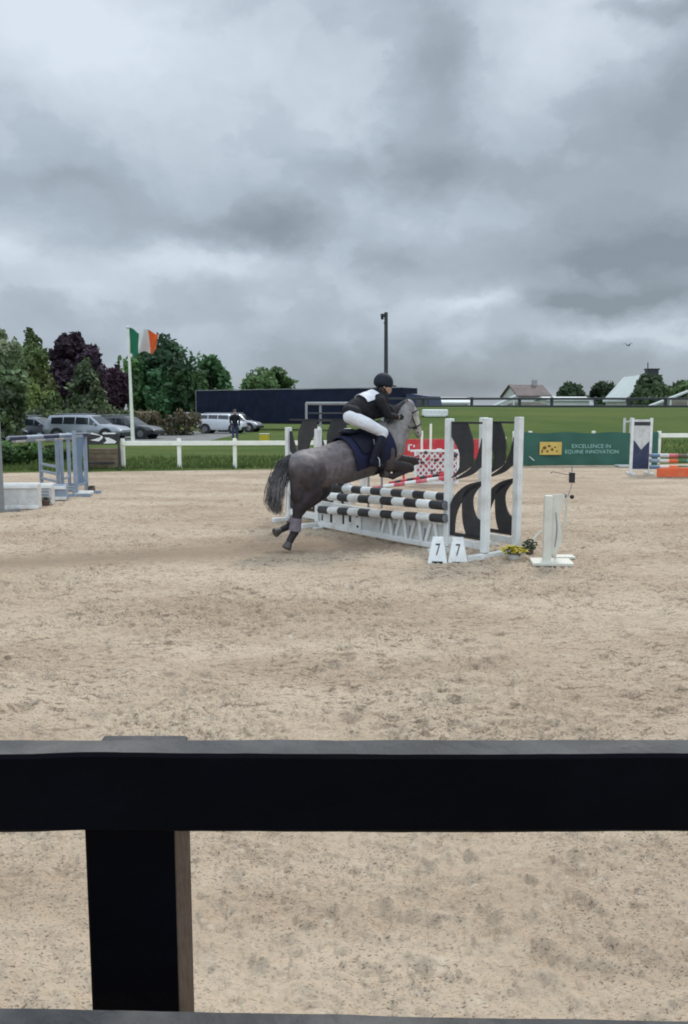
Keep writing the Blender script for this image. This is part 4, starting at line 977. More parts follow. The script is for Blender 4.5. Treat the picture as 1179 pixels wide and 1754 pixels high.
# ------------------------------------------------------------------ vehicles
def car(loc, rz, paint, label, L_=4.4, Wd=1.8, Ht=1.5, kind='hatch', group=None, name='parked_car', cat='car', hatch_open=False, paint2=None):
    t = thing(name, loc, rz, label, cat, group); hl = L_/2; hw = Wd/2; belt = Ht * .60
    if kind == 'van': prof = [(-hl, .72, .98), (-hl + .12, .72, .99), (-hl*.4, .72, 1.0), (hl*.30, .7, 1.0), (hl*.42, .68, .97), (hl*.68, .64, .66), (hl*.9, .58, .60), (hl, .45, .46)]
    elif kind == 'suv': prof = [(-hl, .60, .62), (-hl + .1, .62, .70), (-hl*.84, .62, .97), (-hl*.4, .61, 1.0), (hl*.05, .60, 1.0), (hl*.20, .59, .96), (hl*.48, .58, .62), (hl*.85, .52, .55), (hl, .40, .41)]
    else: prof = [(-hl, .52, .54), (-hl*.90, .62, .70), (-hl*.68, .62, .95), (-hl*.2, .61, 1.0), (hl*.08, .6, .99), (hl*.18, .60, .95), (hl*.5, .58, .61), (hl*.85, .50, .53), (hl, .38, .40)]
    rings = []
    for (x, bz, rzf) in prof:
        zb2 = .26 if abs(x) < hl - .02 else .34; nb = 1 - .12 * max(0, (abs(x) / hl - .8) / .2)
        b_ = bz * Ht; r_ = rzf * Ht; up = max(0, (r_ - b_) / (Ht * .4)); wt = hw * (.96 - .16 * up) * nb
        rings.append([(x, -hw*.92*nb, zb2), (x, -hw*nb, zb2 + .15), (x, -hw*nb, b_ * .78), (x, -hw*.97*nb, b_), (x, -wt, r_ - .05 * up - .01), (x, -wt * .86, r_), (x, wt * .86, r_), (x, wt, r_ - .05 * up - .01), (x, hw*.97*nb, b_), (x, hw*nb, b_ * .78), (x, hw*nb, zb2 + .15), (x, hw*.92*nb, zb2)])
    n = 12; vs = [p for r_ in rings for p in r_]; fs = []
    for i in range(len(rings) - 1):
        for j in range(n): fs.append((i*n+j, i*n+(j+1)%n, (i+1)*n+(j+1)%n, (i+1)*n+j))
    fs += [tuple(range(n)), tuple((len(rings)-1)*n + j for j in range(n))]
    m = MB(); m.add(vs, fs); body = m.build('body', MT[paint], t, True)
    # side glass, following the greenhouse slope
    idx = [i for i, p in enumerate(prof) if p[2] - p[1] > .2]
    for s in (-1, 1):
        X0, X1 = prof[idx[0]][0], prof[idx[-1]][0]; cuts = [X0 + .12, X0 + (X1 - X0) * .36, X0 + (X1 - X0) * .66, X1 - .02]
        for q in range(3):
            xa_, xb_ = cuts[q] + .03, cuts[q+1] - .03
            def pt(x, top):
                k = next((i for i in range(len(prof) - 1) if prof[i][0] <= x <= prof[i+1][0]), len(prof) - 2); f = (x - prof[k][0]) / (prof[k+1][0] - prof[k][0])
                A0 = Vector(rings[k][3]).lerp(Vector(rings[k+1][3]), f); B0 = Vector(rings[k][4]).lerp(Vector(rings[k+1][4]), f)
                P = A0.lerp(B0, .86 if top else .10); return Vector((P.x, P.y if s < 0 else -P.y, P.z)) + Vector((0, s * .012, 0))
            ext = (pt(xb_, 1).z - pt(xb_, 0).z) ; m = MB()
            a0, b0_, c0_, d0 = pt(xa_, 0), pt(xb_, 0), pt(xb_, 1), pt(xa_, 1)
            m.add([a0, b0_, c0_, d0], [(0, 1, 2, 3)]); m.build('side_window', MT['glass'], t)
        if q == 2:
            k0 = idx[-1]; x0 = prof[k0][0]; x1 = prof[k0+1][0] if k0 + 1 < len(prof) else x0 + .4
            a0 = Vector((x0, s * hw * .975, prof[k0][1] * Ht + .04)); b0_ = Vector((x1 - .12, s * hw * .975, prof[k0+1][1] * Ht + .03)); c0_ = Vector((x0, s * (abs(rings[k0][4][1]) + .012), prof[k0][2] * Ht - .08))
            m = MB(); m.add([a0, b0_, c0_], [(0, 1, 2)]); m.build('quarter_window', MT['glass'], t)
    k0 = idx[-1]; x0, z0 = prof[k0][0], prof[k0][2] * Ht; x1, z1 = prof[k0+1][0], prof[k0+1][2] * Ht; w = hw * .74
    off_ = Vector((z0 - z1, 0, x1 - x0)).normalized() * .012
    m = MB(); m.add([Vector((x0 + (x1-x0)*.08, -w*.9, z0 + (z1-z0)*.08)) + off_, Vector((x0 + (x1-x0)*.08, w*.9, z0 + (z1-z0)*.08)) + off_, Vector((x0 + (x1-x0)*.92, w*1.08, z0 + (z1-z0)*.92)) + off_, Vector((x0 + (x1-x0)*.92, -w*1.08, z0 + (z1-z0)*.92)) + off_], [(0,1,2,3)]); m.build('windscreen', MT['glass'], t)
    m = MB(); bz0 = belt + .04; m.add([(-hl - .008 if kind == 'van' else prof[1][0] - .03, -w*.9, bz0), (-hl - .008 if kind == 'van' else prof[1][0] - .03, w*.9, bz0), ((-hl + .0 if kind == 'van' else prof[2][0] - .03), w*.8, Ht*.9), ((-hl + .0 if kind == 'van' else prof[2][0] - .03), -w*.8, Ht*.9)], [(0,1,2,3)]); m.build('rear_window', MT['glass'], t)
    for x in (-hl*.62, hl*.62):
        for s in (-1, 1):
            m = MB(); m.tube([(x, s*(hw - .2), .33), (x, s*(hw + .012), .33)], .40, 20); m.build('wheel_arch', MT['dark'], t)
            wh = MB().tube([(x, s*(hw - .19), .325), (x, s*(hw + .03), .325)], .325, 20).build('wheel', MT['rubber'], t, True)
            MB().tube([(x, s*(hw - .1), .325), (x, s*(hw + .038), .325)], .20, 14).build('rim', MT['rim'], wh, True)
    for s in (-1, 1):
        MB().box((hl - .10, s*hw*.68, prof[-1][1]*Ht*.93), (.16, .34, .14), bev=.03).build('headlight', MT['lampclr'], t)
        MB().box((-hl + .03, s*hw*.76, belt*.86), (.10, .2, .24), bev=.03).build('tail_light', MT['lampred'], t)
        MB().box((hl*.36 if kind != 'van' else hl*.6, s*(hw + .09), belt + .06), (.10, .16, .12), bev=.03).build('wing_mirror', MT[paint], t)
    MB().box((hl - .03, 0, .40), (.14, Wd*.9, .2), bev=.04).build('bumper', MT['dark'], t)
    MB().box((-hl + .03, 0, .42), (.14, Wd*.9, .2), bev=.04).build('bumper', MT['dark'], t)
    for s in (-1, 1): MB().tube([(-hl*.7, s*hw*.62, Ht + .05), (hl*.1, s*hw*.62, Ht + .05)], .022, 6).build('roof_rail', MT['grey'], t)
    if hatch_open:
        MB().box((-hl - .42, 0, Ht*1.0), (.95, Wd*.84, .05), Euler((0, R(10), 0)).to_matrix(), bev=.02).build('open_tailgate', MT[paint], t)
        MB().box((-hl - .012, 0, belt + .22), (.02, Wd*.8, Ht*.56), bev=.0).build('boot_opening', MT['black'], t)
    return t
def carat(u, vb, Y, **kw):
    p = at(u, vb, Y); return (p.x, Y, tz(p.x, Y) + .015)
GC = 'cars parked beyond the left jump'
car(carat(152, 750, 46.5), R(-8), 'silver', 'large silver estate car with pale roof rails, left of the flagpole', 4.6, 1.85, 1.45, 'suv', GC)
car(carat(60, 750, 47), R(-4), 'greycar', 'grey car between the left edge and the silver estate', 4.2, 1.8, 1.34, 'hatch', GC)
car(carat(-12, 750, 46), R(5), 'greycar', 'grey-blue car cut by the left picture edge', 4.2, 1.8, 1.34, 'hatch', GC)
car(carat(216, 752, 49.5), R(-10), 'darkcar', 'low dark car with nose beside the flagpole base', 4.3, 1.8, 1.36, 'hatch', GC)
car(carat(381, 748, 60), R(-6), 'whitecar', 'white people carrier with raised tailgate in front of the navy lorry', 3.4, 1.7, 1.42, 'van', GC, 'parked_van', 'van', True)
car(carat(410, 748, 64.5), R(-12), 'silver', 'silver car nose showing right of the white people carrier', 3.5, 1.75, 1.42, 'hatch', GC)

# lorry
aL = at(337, 712, 75.0); bL = at(690, 725, 64.0); dv = Vector((bL.x - aL.x, bL.y - aL.y, 0)); Ln = dv.length; rzL = math.atan2(dv.y, dv.x)
t = thing('lorry', (aL.x, aL.y, 0.03), rzL, 'long navy curtain-sided lorry parked behind the rider', 'lorry')
zt_ = 3.42; zb3 = .70
m = MB(); n = 60; 
for i in range(n + 1):
    x = Ln * i / n; w_ = .035 * math.sin(i * 1.9) + .02 * math.sin(i * .6)
    sg = .05 * math.sin(i * .33)
    m.v += [(x, -.02 + w_, zb3), (x, -.03 - w_, (zb3 + zt_)/2), (x, .0, zt_ + sg*.4), (x, 2.5, zt_ + sg*.4), (x, 2.5, zb3)]
for i in range(n):
    for j in range(5): m.f.append((i*5+j, i*5+(j+1)%5, i*5+5+(j+1)%5, i*5+5+j)); m.m.append(0)
m.f += [(0, 1, 2, 3, 4), tuple(n*5 + j for j in range(5))]; m.m += [0, 0]; m.build('curtain_body', MT['tarp'], t)
m = MB(); m.box((Ln/2, -.02, zt_ + .03), (Ln, .06, .07), bev=.01); m.box((0, -.02, (zt_ + zb3)/2), (.06, .06, zt_ - zb3)); m.build('frame', MT['grey'], t)
MB().box((Ln/2, 1.25, .60), (Ln, 2.3, .16)).build('chassis', MT['dark'], t)
for x in (1.6, 2.9, 4.2, Ln - 1.5):
    for y in (.1, 2.4): wh = MB().tube([(x, y - .15, .48), (x, y + .15, .48)], .48, 18).build('wheel', MT['rubber'], t, True); MB().tube([(x, y - .165, .48), (x, y + .165, .48)], .25, 12).build('rim', MT['rim'], wh, True)
cb_ = MB(); cx0 = Ln + .25; lc = 2.1
cb_.prism([(cx0, .6), (cx0 + lc, .6), (cx0 + lc, 1.7), (cx0 + lc - .25, 2.75), (cx0 + .4, 2.95), (cx0, 2.9)], lambda p, k: Vector((p[0], .05 + k * 2.3, p[1])), 2.3); cab = cb_.build('cab', MT['navy'], t)
MB().prism([(cx0 + .9, 1.75), (cx0 + lc - .12, 1.75), (cx0 + lc - .30, 2.5), (cx0 + .9, 2.5)], lambda p, k: Vector((p[0], .03 + k * .01, p[1])), .01).build('side_window', MT['glass'], cab)
MB().box((cx0 + lc + .02, .35, 1.1), (.06, .4, .25), bev=.03).build('headlight', MT['lampclr'], cab)
for y in (.2, 2.2): wh = MB().tube([(cx0 + 1.1, y - .15, .48), (cx0 + 1.1, y + .15, .48)], .48, 18).build('wheel', MT['rubber'], t, True); MB().tube([(cx0 + 1.1, y - .165, .48), (cx0 + 1.1, y + .165, .48)], .25, 12).build('rim', MT['rim'], wh, True)
# small yellow crate by the cars
c = gnd(452, 745); c = Vector((at(453, 740, 44).x, 44, tz(at(453, 740, 44).x, 44))); t = thing('yellow_box', c, 0, 'small pale yellow box on the grass right of the parked cars', 'box')
MB().box((0, 0, .22), (.5, .35, .42), bev=.03).build('tub', MT['flower'], t); MB().box((0, 0, .45), (.54, .39, .04), bev=.01).build('lid', MT['offwhite'], t)

# ------------------------------------------------------------------ bodies
def remesh(name, bones, voxel, mats, parent, squash=None, smooth_it=8, fac=.5, col=None):
    """bones: (p0, r0, p1, r1[, colour]); merged into one continuous surface"""
    bm = bmesh.new()
    for b in bones:
        p0, r0, p1, r1 = Vector(b[0]), b[1], Vector(b[2]), b[3]
        d = p1 - p0; ln = d.length
        n = max(2, int(ln / (min(r0, r1) * .45)) + 1)
        if n > 40: n = 40
        for i in range(n + 1):
            f = i / n; q = p0.lerp(p1, f); rr = r0 + (r1 - r0) * f
            bmesh.ops.create_icosphere(bm, subdivisions=2, radius=rr, matrix=Matrix.Translation(q))
    me = bpy.data.meshes.new('tmp'); bm.to_mesh(me); bm.free()
    o = bpy.data.objects.new('tmp', me); COL.objects.link(o)
    md = o.modifiers.new('r', 'REMESH'); md.mode = 'VOXEL'; md.voxel_size = voxel
    sm = o.modifiers.new('s', 'SMOOTH'); sm.factor = fac; sm.iterations = smooth_it
    dg = bpy.context.evaluated_depsgraph_get(); dg.update()
    m2 = bpy.data.meshes.new_from_object(o.evaluated_get(dg)); bpy.data.objects.remove(o)
    m2.name = name; n = len(m2.vertices); co = np.zeros(n * 3, np.float32); m2.vertices.foreach_get('co', co); co = co.reshape(-1, 3)
    if col is not None:
        W_ = np.zeros(n); C = np.zeros((n, 3))
        for b in bones:
            if len(b) < 5: continue
            a = np.array(b[0]); bb = np.array(b[2]); ab = bb - a; tt = np.clip(((co - a) @ ab) / (ab @ ab + 1e-9), 0, 1)
            dist = np.linalg.norm(co - (a + tt[:, None] * ab), axis=1) - (b[1] + (b[3] - b[1]) * tt)
            w = np.exp(-np.clip(dist, -.05, 1) / .016); c_ = np.array(b[4]); c2_ = np.array(b[5]) if len(b) > 5 else c_
            W_ += w; C += w[:, None] * (c_ + (c2_ - c_) * tt[:, None])
        C /= W_[:, None]
        ca = m2.color_attributes.new('coat', 'FLOAT_COLOR', 'POINT'); ca.data.foreach_set('color', np.concatenate([C, np.ones((n, 1))], 1).ravel().astype(np.float32))
    m2.materials.clear(); m2.materials.append(mats); m2.polygons.foreach_set('use_smooth', [True] * len(m2.polygons))
    if squash: co = squash(co); m2.vertices.foreach_set('co', co.ravel().astype(np.float32))
    m2.update()
    return link(bpy.data.objects.new(name, m2), parent)

# horse --- local frame: x forward, y left, z up
HO = Vector((-.72, 10.15, 0)); HA = math.atan2(.605, .797)
hf = Vector((math.cos(HA), math.sin(HA), 0)); hlft = Vector((-hf.y, hf.x, 0))
def hp(u, v, lat=0.0):
    P = HO + hlft * lat; o_ = Vector((0, 0, H)); d = ray(u, v); k = (P - o_).dot(hlft) / d.dot(hlft); q = o_ + d * k - HO
    return Vector((q.dot(hf), lat, q.z))
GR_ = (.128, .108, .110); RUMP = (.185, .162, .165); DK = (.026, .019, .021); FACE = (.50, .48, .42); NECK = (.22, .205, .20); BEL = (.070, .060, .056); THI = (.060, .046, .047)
horse = thing('horse', HO, HA, 'dappled grey horse with dark legs taking off over the striped poles', 'horse')
coat = mat('grey_coat', (0, 0, 0), .6, .30, 14, .25, 34, attr='coat', spec=.3)
nl, rl = -.17, .17
J = hp
bones = [
 # trunk
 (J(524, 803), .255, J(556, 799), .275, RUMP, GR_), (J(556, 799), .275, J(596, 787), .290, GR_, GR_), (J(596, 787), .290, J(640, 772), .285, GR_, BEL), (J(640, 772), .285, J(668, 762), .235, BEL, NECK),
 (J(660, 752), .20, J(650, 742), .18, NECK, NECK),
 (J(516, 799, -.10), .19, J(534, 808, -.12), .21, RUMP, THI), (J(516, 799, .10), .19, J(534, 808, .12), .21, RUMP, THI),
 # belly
 (J(590, 797), .25, J(630, 787), .24, BEL, BEL),
 # neck
 (J(668, 756), .215, J(682, 732), .165, NECK, NECK), (J(682, 732), .175, J(692, 708), .14, NECK, NECK), (J(688, 745), .12, J(700, 722), .085, NECK, NECK), (J(692, 708), .125, J(699, 696), .105, NECK, NECK),
 # head
 (J(699, 699), .100, J(706, 709), .105, NECK, FACE), (J(706, 709), .100, J(712, 727), .075, FACE, FACE), (J(712, 727), .073, J(716, 739), .062, FACE, FACE), (J(716, 739), .062, J(717, 744), .055, (.2, .19, .18), (.12, .11, .11)),
 (J(701, 704, -.035), .075, J(705, 716, -.03), .065, NECK, NECK), (J(701, 704, .035), .075, J(705, 716, .03), .065, NECK, NECK),
 # ears
 (J(698, 692, -.055), .035, J(698.5, 681, -.07), .010, NECK, DK), (J(698, 692, .055), .035, J(698.5, 681, .07), .010, NECK, DK),
 # near (right) hind leg: hip - stifle - hock - fetlock - hoof
 (J(520, 810, nl), .19, J(534, 838, nl), .135, THI, DK), (J(510, 815, nl), .10, J(510, 852, nl), .09, THI, DK), (J(534, 840, nl), .150, J(513, 869, nl), .090, DK, DK), (J(517, 866, nl), .065, J(508, 871, nl), .058, DK, DK),
 (J(511, 872, nl), .072, J(507, 903, nl), .054, DK, DK), (J(507, 903, nl), .060, J(505, 911, nl), .062, DK, DK), (J(505, 911, nl), .055, J(496, 928, nl), .050, DK, DK),
 # far (left) hind leg, trailing a little ahead
 (J(528, 808, rl), .19, J(550, 838, rl), .13, THI, DK), (J(520, 815, rl), .10, J(522, 848, rl), .07, THI, DK), (J(550, 838, rl), .14, J(528, 862, rl), .082, DK, DK), (J(530, 861, rl), .062, J(523, 866, rl), .056, DK, DK),
 (J(524, 866, rl), .062, J(500, 897, rl), .047, DK, DK), (J(500, 897, rl), .054, J(496, 901, rl), .054, DK, DK), (J(496, 901, rl), .048, J(481, 908, rl), .044, DK, DK),
 # near foreleg: shoulder - elbow - knee - fetlock
 (J(664, 772, nl), .155, J(664, 796, nl), .105, BEL, BEL), (J(664, 796, nl), .10, J(703, 800, nl), .058, DK, DK), (J(700, 800, nl), .058, J(706, 803, nl), .055, DK, DK),
 (J(704, 803, nl), .050, J(676, 816, nl), .038, DK, DK), (J(677, 815, nl), .044, J(674, 817, nl), .044, DK, DK), (J(675, 817, nl), .040, J(663, 814, nl), .038, DK, DK),
 # far foreleg
 (J(672, 768, rl), .155, J(674, 788, rl), .105, BEL, DK), (J(674, 788, rl), .10, J(708, 788, rl), .056, DK, DK), (J(707, 788, rl), .056, J(711, 791, rl), .053, DK, DK),
 (J(709, 791, rl), .048, J(689, 806, rl), .037, DK, DK), (J(689, 806, rl), .043, J(686, 807, rl), .043, DK, DK), (J(687, 807, rl), .038, J(678, 801, rl), .036, DK, DK),
 # dock
 (J(506, 792), .09, J(499, 786), .05, DK, DK),
]
def sq(co):
    c = co.copy(); zc = hp(600, 790).z; w = np.clip((c[:, 2] - hp(600, 850).z) / .3, 0, 1); c[:, 1] *= 1 - .10 * w; return c
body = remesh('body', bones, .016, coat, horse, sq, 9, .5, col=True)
def hoof(p, q, parent, wrap=True):
    p, q = Vector(p), Vector(q); d = (q - p).normalized(); m = MB(); m.tube([p, p + d * .03, p + d * .085, p + d * .095], [.040, .047, .062, .055], 14); m.build('hoof', MT['hoof'], parent, True)
hoof(J(496, 928, nl), J(490, 941, nl), horse); hoof(J(481, 908, rl), J(469, 914, rl), horse)
hoof(J(663, 814, nl), J(654, 810, nl), horse); hoof(J(678, 801, rl), J(672, 795, rl), horse)
for (a_, b_) in ((J(508, 888, nl), J(505, 910, nl)), (J(509, 885, rl), J(499, 899, rl))):
    m = MB(); m.tube([a_, (Vector(a_) + Vector(b_)) / 2, b_], [.068, .072, .076], 14, cap=True); m.build('leg_wrap', MT['boot'], horse, True)
# tail strands
def strands(name, path, width, n, mt, parent, r0=.012, seed=1, jit=.5):
    r = random.Random(seed); m = MB(); K = len(path)
    for i in range(n):
        ox, oy, oz = r.gauss(0, 1), r.gauss(0, 1), r.gauss(0, .6); pts = []; L0 = r.uniform(.72, 1.0)
        for k in range(K):
            f = k / (K - 1) * L0 * (K - 1); i0 = min(int(f), K - 2); ff = f - i0; P = Vector(path[i0]).lerp(Vector(path[i0+1]), ff); w = width[i0] * (1 - ff) + width[i0+1] * ff
            pts.append(P + Vector((ox * w, oy * w * .8, oz * w * .5)) + Vector((math.sin(k * 1.3 + i), math.cos(k * 1.1 + i * 2), 0)) * w * .18)
        m.tube(pts, [r0 * (1 - .7 * (k / (K - 1))**2) for k in range(K)], 5)
    return m.build(name, mt, parent, True)
tl = [(J(508, 789), .05, J(497, 785), .055), (J(497, 785), .055, J(487, 795), .075), (J(487, 795), .075, J(478, 815), .095), (J(478, 815), .095, J(473, 838), .085), (J(473, 838), .085, J(473, 862), .05), (J(484, 799), .06, J(468, 824), .06)]
tb = [(*q, c0_, c1_) for q, (c0_, c1_) in zip(tl, [((.03,.028,.03),)*2, ((.03,.028,.03),)*2, ((.03,.028,.03), (.05,.046,.05)), ((.05,.046,.05), (.11,.10,.105)), ((.11,.10,.105), (.17,.155,.16)), ((.03,.03,.03), (.07,.065,.07))])]
tailm = mat('tail_coat', (0, 0, 0), .7, .4, 26, .8, 40, attr='coat', spec=.25)
tl_ = remesh('tail', tb, .012, tailm, horse, None, 5, .5, col=True)
strands('tail_strands', [J(508, 789), J(498, 784), J(487, 794), J(484, 815), J(473, 838)], [.03, .035, .045, .05, .045], 420, MT['hair'], tl_, .006, 2)
strands('tail_tip', [J(488, 801), J(478, 819), J(472, 841), J(470, 864), J(477, 882)], [.03, .045, .05, .05, .03], 420, MT['greyhair'], tl_, .005, 4)
strands('mane', [J(697, 688), J(690, 694), J(682, 706), J(672, 722), J(662, 736)], [.022, .03, .035, .035, .03], 60, MT['hair'], horse, .013, 6)
strands('forelock', [J(699, 690), J(704, 697), J(708, 706)], [.012, .02, .02], 16, MT['hair'], horse, .010, 7)
for s in (-1, 1): MB().ball(J(704.5, 706, s * .093), .019).build('eye', MT['eye'], horse, True)
for s in (-1, 1): MB().ball(J(716.5, 741, s * .043), .012, sq=(1, .5, 1.4)).build('nostril', MT['eye'], horse, True)
# bridle & reins
m = MB()
def loop(c_, ax, r_, th=.009, sqy=.95):
    ax = ax.normalized(); a = Vector((0, 1, 0)); b = ax.cross(a).normalized(); pts = [c_ + (a * math.cos(t_) * sqy + b * math.sin(t_)) * r_ for t_ in [2*math.pi*k/20 for k in range(21)]]; m.tube(pts, th, 5)
hd = J(716, 739) - J(702, 700)
loop(J(712.5, 728), hd, .084); loop(J(702.5, 705), hd, .118); 
for s in (-1, 1): m.tube([J(702, 701, s*.108), J(707, 715, s*.103), J(712, 728, s*.080), J(714, 735, s*.074)], .008, 5)
m.build('bridle', MT['leather'], horse, True)
m = MB()
for s in (-1, 1): m.tube([J(714, 735, s*.075), J(703, 733, s*.14), J(692, 724, s*.13), J(684, 716, s*.09)], .007, 5)
m.build('rein', MT['leather'], horse, True)
# saddle pad: shell around the barrel
def shell(name, P0, P1, r0, r1, ang0, ang1, th, mt, parent, n=18, k=30, sqy=.92, taper=None):
    m = MB(); P0, P1 = Vector(P0), Vector(P1); ax = (P1 - P0).normalized(); up = Vector((0, 1, 0)).cross(ax) * -1; up = ax.cross(Vector((0, 1, 0))) * -1
    if up.z < 0: up = -up
    lat = Vector((0, 1, 0)); vs = []
    for layer in (0, 1):
        for i in range(n + 1):
            f = i / n
            for j in range(k + 1):
                g = j / k; a = ang0 + (ang1 - ang0) * g; ff = f
                if taper: ff = taper(f, abs(a))
                c_ = P0.lerp(P1, ff); rr = r0 + (r1 - r0) * ff + layer * th + .004 * math.sin(f * 40)
                vs.append(c_ + up * math.cos(a) * rr + lat * math.sin(a) * rr * sqy)
    S = (n + 1) * (k + 1); fs = []
    for i in range(n):
        for j in range(k):
            q = i*(k+1)+j; fs += [(q, q+1, q+k+2, q+k+1), (S+q, S+q+1, S+q+k+2, S+q+k+1)]
    for i in range(n): 
        for j in (0, k): q = i*(k+1)+j; fs.append((q, q+k+1, S+q+k+1, S+q))
    for j in range(k):
        for i in (0, n): q = i*(k+1)+j; fs.append((q, q+1, S+q+1, S+q))
    m.add(vs, fs); return m.build(name, mt, parent, True)
shell('saddle_pad', J(588, 789), J(656, 766), .302, .290, -2.0, 2.0, .014, MT['pad'], horse)
sad = shell('saddle', J(598, 786), J(641, 771), .318, .310, -1.35, 1.35, .022, MT['leather'], horse, taper=lambda f, a: .5 + (f - .5) * (.75 + .25 * math.sin(a * 2)))
shell('girth', J(628, 776), J(637, 773), .305, .300, 1.3, 2 * math.pi - 1.3, .014, MT['leather'], horse, 3, 30)
m = MB(); m.ball(J(596, 740), .10, sq=(1.1, 1.6, .45)); m.ball(J(640, 727), .06, sq=(.8, 1.5, .9)); m.build('saddle_seat', MT['leather'], sad, True)

# rider ------------------------------------------------------------
rider = thing('person', HO, HA, 'rider crouched over the grey horse in black jacket, white breeches and dark helmet', 'rider')
sk = MT['skin']
hipz = (603, 709); 
RS = [(-1, -.13), (1, .13)]
bod = [(J(603, 710), .095, J(612, 701), .13), (J(612, 701), .13, J(636, 690), .135), (J(636, 690), .135, J(650, 686), .125),
 (J(650, 686, -.14), .075, J(650, 686, .14), .075), (J(656, 681), .055, J(659, 672), .052),
 (J(659, 663), .088, J(660, 657), .092), (J(664, 667), .058, J(666, 671), .038), (J(669, 664), .018, J(670, 667), .016),
 (J(658, 663, -.088), .018, J(658, 666, -.088), .014), (J(658, 663, .088), .018, J(658, 666, .088), .014)]
for s, l in RS:
    bod += [(J(600, 713, s*.09), .085, J(628, 725, s*.24), .068), (J(628, 725, s*.24), .068, J(657, 741, s*.335), .052),
            (J(657, 741, s*.335), .056, J(648, 763, s*.345), .054), (J(648, 763, s*.345), .054, J(638, 789, s*.335), .036), (J(638, 791, s*.335), .038, J(650, 797, s*.345), .034),
            (J(651, 687, s*.185), .062, J(665, 711, s*.215), .044), (J(665, 711, s*.215), .043, J(683, 715, s*.11), .028)]
remesh('body', bod, .014, sk, rider, None, 5)
jk = [(J(604, 705), .138, J(612, 700), .145), (J(612, 700), .145, J(636, 689), .150), (J(636, 689), .150, J(650, 685), .138), (J(650, 685, -.145), .088, J(650, 685, .145), .088), (J(654, 682), .07, J(657, 677), .066), (J(600, 704), .08, J(608, 704), .115), (J(625, 706), .12, J(652, 700), .13), (J(652, 698), .12, J(664, 704), .10),
      (J(597, 704, -.05), .085, J(610, 707, -.12), .08), (J(597, 704, .05), .085, J(610, 707, .12), .08)]
for s, l in RS: jk += [(J(651, 687, s*.185), .076, J(665, 711, s*.215), .058), (J(665, 711, s*.215), .056, J(680, 714.5, s*.125), .040)]
jo = remesh('jacket', jk, .014, MT['jacket'], rider, None, 5)
bre = [(J(601, 713), .102, J(605, 711), .105)]
for s, l in RS: bre += [(J(600, 714, s*.09), .098, J(628, 726, s*.24), .090), (J(628, 726, s*.24), .090, J(657, 741, s*.335), .070), (J(657, 741, s*.335), .067, J(655, 747, s*.337), .062)]
remesh('breeches', bre, .014, MT['breech'], rider, None, 5)
for s, l in RS:
    remesh('boot', [(J(655, 747, s*.337), .060, J(648, 763, s*.345), .064), (J(648, 763, s*.345), .064, J(638, 788, s*.335), .046), (J(637, 791, s*.335), .046, J(641, 794, s*.338), .045), (J(641, 794, s*.338), .044, J(653, 798, s*.345), .034), (J(636, 793, s*.335), .040, J(637, 796, s*.335), .03)], .011, MT['leather'], rider, None, 4)
    # gloved hand: palm, four fingers curled round the rein, thumb from the palm's side
    p = J(684, 715, s*.105); f_ = Vector((1, 0, -.1)).normalized(); up_ = Vector((.1, 0, 1)).normalized(); la = Vector((0, -s, 0))
    g = [(p, .026, p + f_ * .055 + up_ * .012, .024), (p, .026, p + f_ * .055 - up_ * .018, .022)]
    for k in range(4):
        q = p + f_ * .062 + up_ * (.024 - .018 * k); ln_ = (.034, .038, .036, .028)[k]
        a1 = q + f_ * ln_ * .6 + la * .012; a2 = a1 + la * ln_ * .7 - f_ * .006; a3 = a2 - f_ * ln_ * .6
        g += [(q, .0095, a1, .009), (a1, .009, a2, .0085), (a2, .0085, a3, .0075)]
    th0 = p + f_ * .02 + up_ * .03; g += [(th0, .011, th0 + f_ * .035 + up_ * .014 + la * .012, .010), (th0 + f_ * .035 + up_ * .014 + la * .012, .010, th0 + f_ * .052 + la * .026 + up_ * .006, .008)]
    remesh('glove', g, .0045, MT['jacket'], rider, None, 2)
    MB().ball(J(667.5, 660.5, s*.032), .011).build('eye', MT['eye'], rider, True)
MB().ball(J(668.5, 669, 0), .014, sq=(.7, 1.6, .4)).build('mouth', mat('lips', (.35, .12, .10), .5), rider, True)
m = MB(); c_ = J(657, 655)
bm = bmesh.new(); bmesh.ops.create_uvsphere(bm, u_segments=28, v_segments=18, radius=.128)
for v in bm.verts:
    v.co.x *= 1.12; v.co.y *= .92; v.co.z = v.co.z if v.co.z > -.035 else -.035 + (v.co.z + .035) * .55
bm.verts.index_update(); Rt = Euler((0, R(8), 0)).to_matrix(); m.add([c_ + Rt @ v.co for v in bm.verts], [[q.index for q in f.verts] for f in bm.faces]); bm.free()
hel = m.build('helmet', MT['helmet'], rider, True)
m = MB(); vs = []; n_ = 14
for k in range(n_ + 1):
    a = -1.15 + 2.3 * k / n_
    for (rr, dz, th_) in ((.118, -.022, 0), (.195 if abs(a) < .9 else .15, -.048, 0), (.190 if abs(a) < .9 else .148, -.056, 0), (.118, -.036, 0)):
        vs.append(c_ + Vector((math.cos(a) * rr, math.sin(a) * rr * .85, dz)))
fs = [(4*k+j, 4*k+(j+1)%4, 4*k+4+(j+1)%4, 4*k+4+j) for k in range(n_) for j in range(4)]; m.add(vs, fs); m.build('peak', MT['helmet'], hel, True)
m = MB(); m.tube([J(657, 664, -.1), J(664, 674, -.05), J(665, 676, 0), J(664, 674, .05), J(657, 664, .1)], .009, 5); m.build('chin_strap', MT['leather'], hel, True)
strands('hair_bun', [J(650, 664), J(647, 669), J(646, 673)], [.03, .035, .02], 24, MT['hair'], rider, .012, 9)
MB().ball(J(673, 703, 0), .001).v
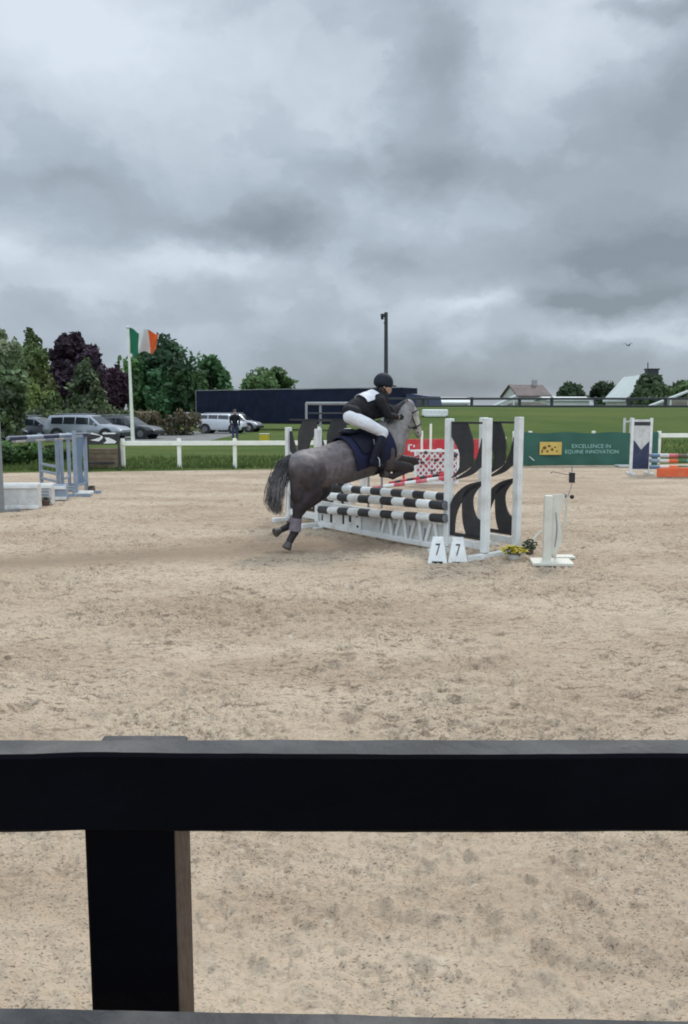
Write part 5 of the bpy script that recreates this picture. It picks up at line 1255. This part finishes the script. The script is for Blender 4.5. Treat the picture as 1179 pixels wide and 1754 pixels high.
# white number bib on the upper back: follows the jacket surface
m = MB(); P0b, P1b = J(618, 697), J(647, 686); axb = (P1b - P0b).normalized(); upb = Vector((0, 1, 0)).cross(axb); upb = -upb if upb.z < 0 else upb
vs = []; nb, kb = 10, 16
for layer in (0, 1):
    for i in range(nb + 1):
        for j in range(kb + 1):
            a = -1.18 + 1.9 * j / kb; rr = .158 + layer * .007 + .004 * math.sin(i * 1.3 + j * .7); f = .05 + .78 * i / nb
            vs.append(P0b.lerp(P1b, f) + upb * math.cos(a) * rr + Vector((0, 1, 0)) * math.sin(a) * rr * 1.04)
S = (nb + 1) * (kb + 1); fs = []
for i in range(nb):
    for j in range(kb): q = i*(kb+1)+j; fs += [(q, q+1, q+kb+2, q+kb+1), (S+q, S+q+1, S+q+kb+2, S+q+kb+1)]
for i in range(nb):
    for j in (0, kb): q = i*(kb+1)+j; fs.append((q, q+kb+1, S+q+kb+1, S+q))
for j in range(kb):
    for i in (0, nb): q = i*(kb+1)+j; fs.append((q, q+1, S+q+1, S+q))
m.add(vs, fs); m.build('number_bib', MT['breech'], rider, True)
# stirrups
for s in (-1, 1):
    m = MB(); c_ = J(646, 794, s*.34); m.tube([c_ + Vector((0, -.055, -.03)), c_ + Vector((0, -.05, .05)), c_ + Vector((0, 0, .10)), c_ + Vector((0, .05, .05)), c_ + Vector((0, .055, -.03)), c_ + Vector((0, -.055, -.03))], .008, 6)
    m.tube([c_ + Vector((0, 0, .10)), J(640, 752, s*.34)], .009, 5); m.build('stirrup', MT['rim'], sad, True)

# small figure standing by the people carrier
c = at(403, 748, 46); g = tz(c.x, 46); t = thing('person', (c.x, 46, g), R(20), 'dark-clothed person standing beside the white people carrier', 'person')
pb = [((0,0,.95), .13, (0,0,1.35), .15), ((-.17,0,1.38), .07, (.17,0,1.38), .07), ((0,0,1.45), .055, (0,0,1.52), .055), ((0,0,1.60), .095, (0,0,1.66), .095)]
for s in (-1, 1): pb += [((s*.09,0,.92), .095, (s*.11,.02,.50), .065), ((s*.11,.02,.5), .06, (s*.12,0,.09), .042), ((s*.12,0,.05), .045, (s*.13,-.14,.04), .035), ((s*.20,0,1.36), .055, (s*.26,.02,1.08), .042), ((s*.26,.02,1.08), .04, (s*.22,-.12,.86), .028), ((s*.22,-.12,.86), .03, (s*.21,-.17,.80), .028)]
remesh('body', pb, .022, sk, t, None, 3)
remesh('jacket', [(p[0], p[1] + .018, p[2], p[3] + .018) for p in pb[:2]] + [(q[0], q[1] + .018, q[2], q[3] + .016) for q in pb if q[0][2] in (1.36, 1.08)], .022, MT['jacket'], t, None, 3)
remesh('trousers', [(q[0], q[1] + .016, q[2], q[3] + .016) for q in pb if q[0][2] in (.92, .5)], .022, MT['navy'], t, None, 3)
MB().ball((0, .015, 1.66), .112).build('hair', MT['hair'], t, True)

# a bird far off
c = at(1077, 592, 60); t = thing('bird', c, R(30), 'tiny dark bird in the sky above the right-hand trees', 'bird')
remesh('body', [((-.12,0,0), .03, (.05,0,.02), .05), ((.05,0,.02), .05, (.14,0,.05), .03), ((0,.02,.03), .03, (-.05,.28,.16), .018), ((-.05,.28,.16), .018, (-.14,.5,.10), .008), ((0,-.02,.03), .03, (-.05,-.28,.16), .018), ((-.05,-.28,.16), .018, (-.14,-.5,.10), .008), ((-.12,0,0), .025, (-.26,0,-.01), .015)], .012, MT['dark'], t, None, 1)
print('objects', len(bpy.data.objects))
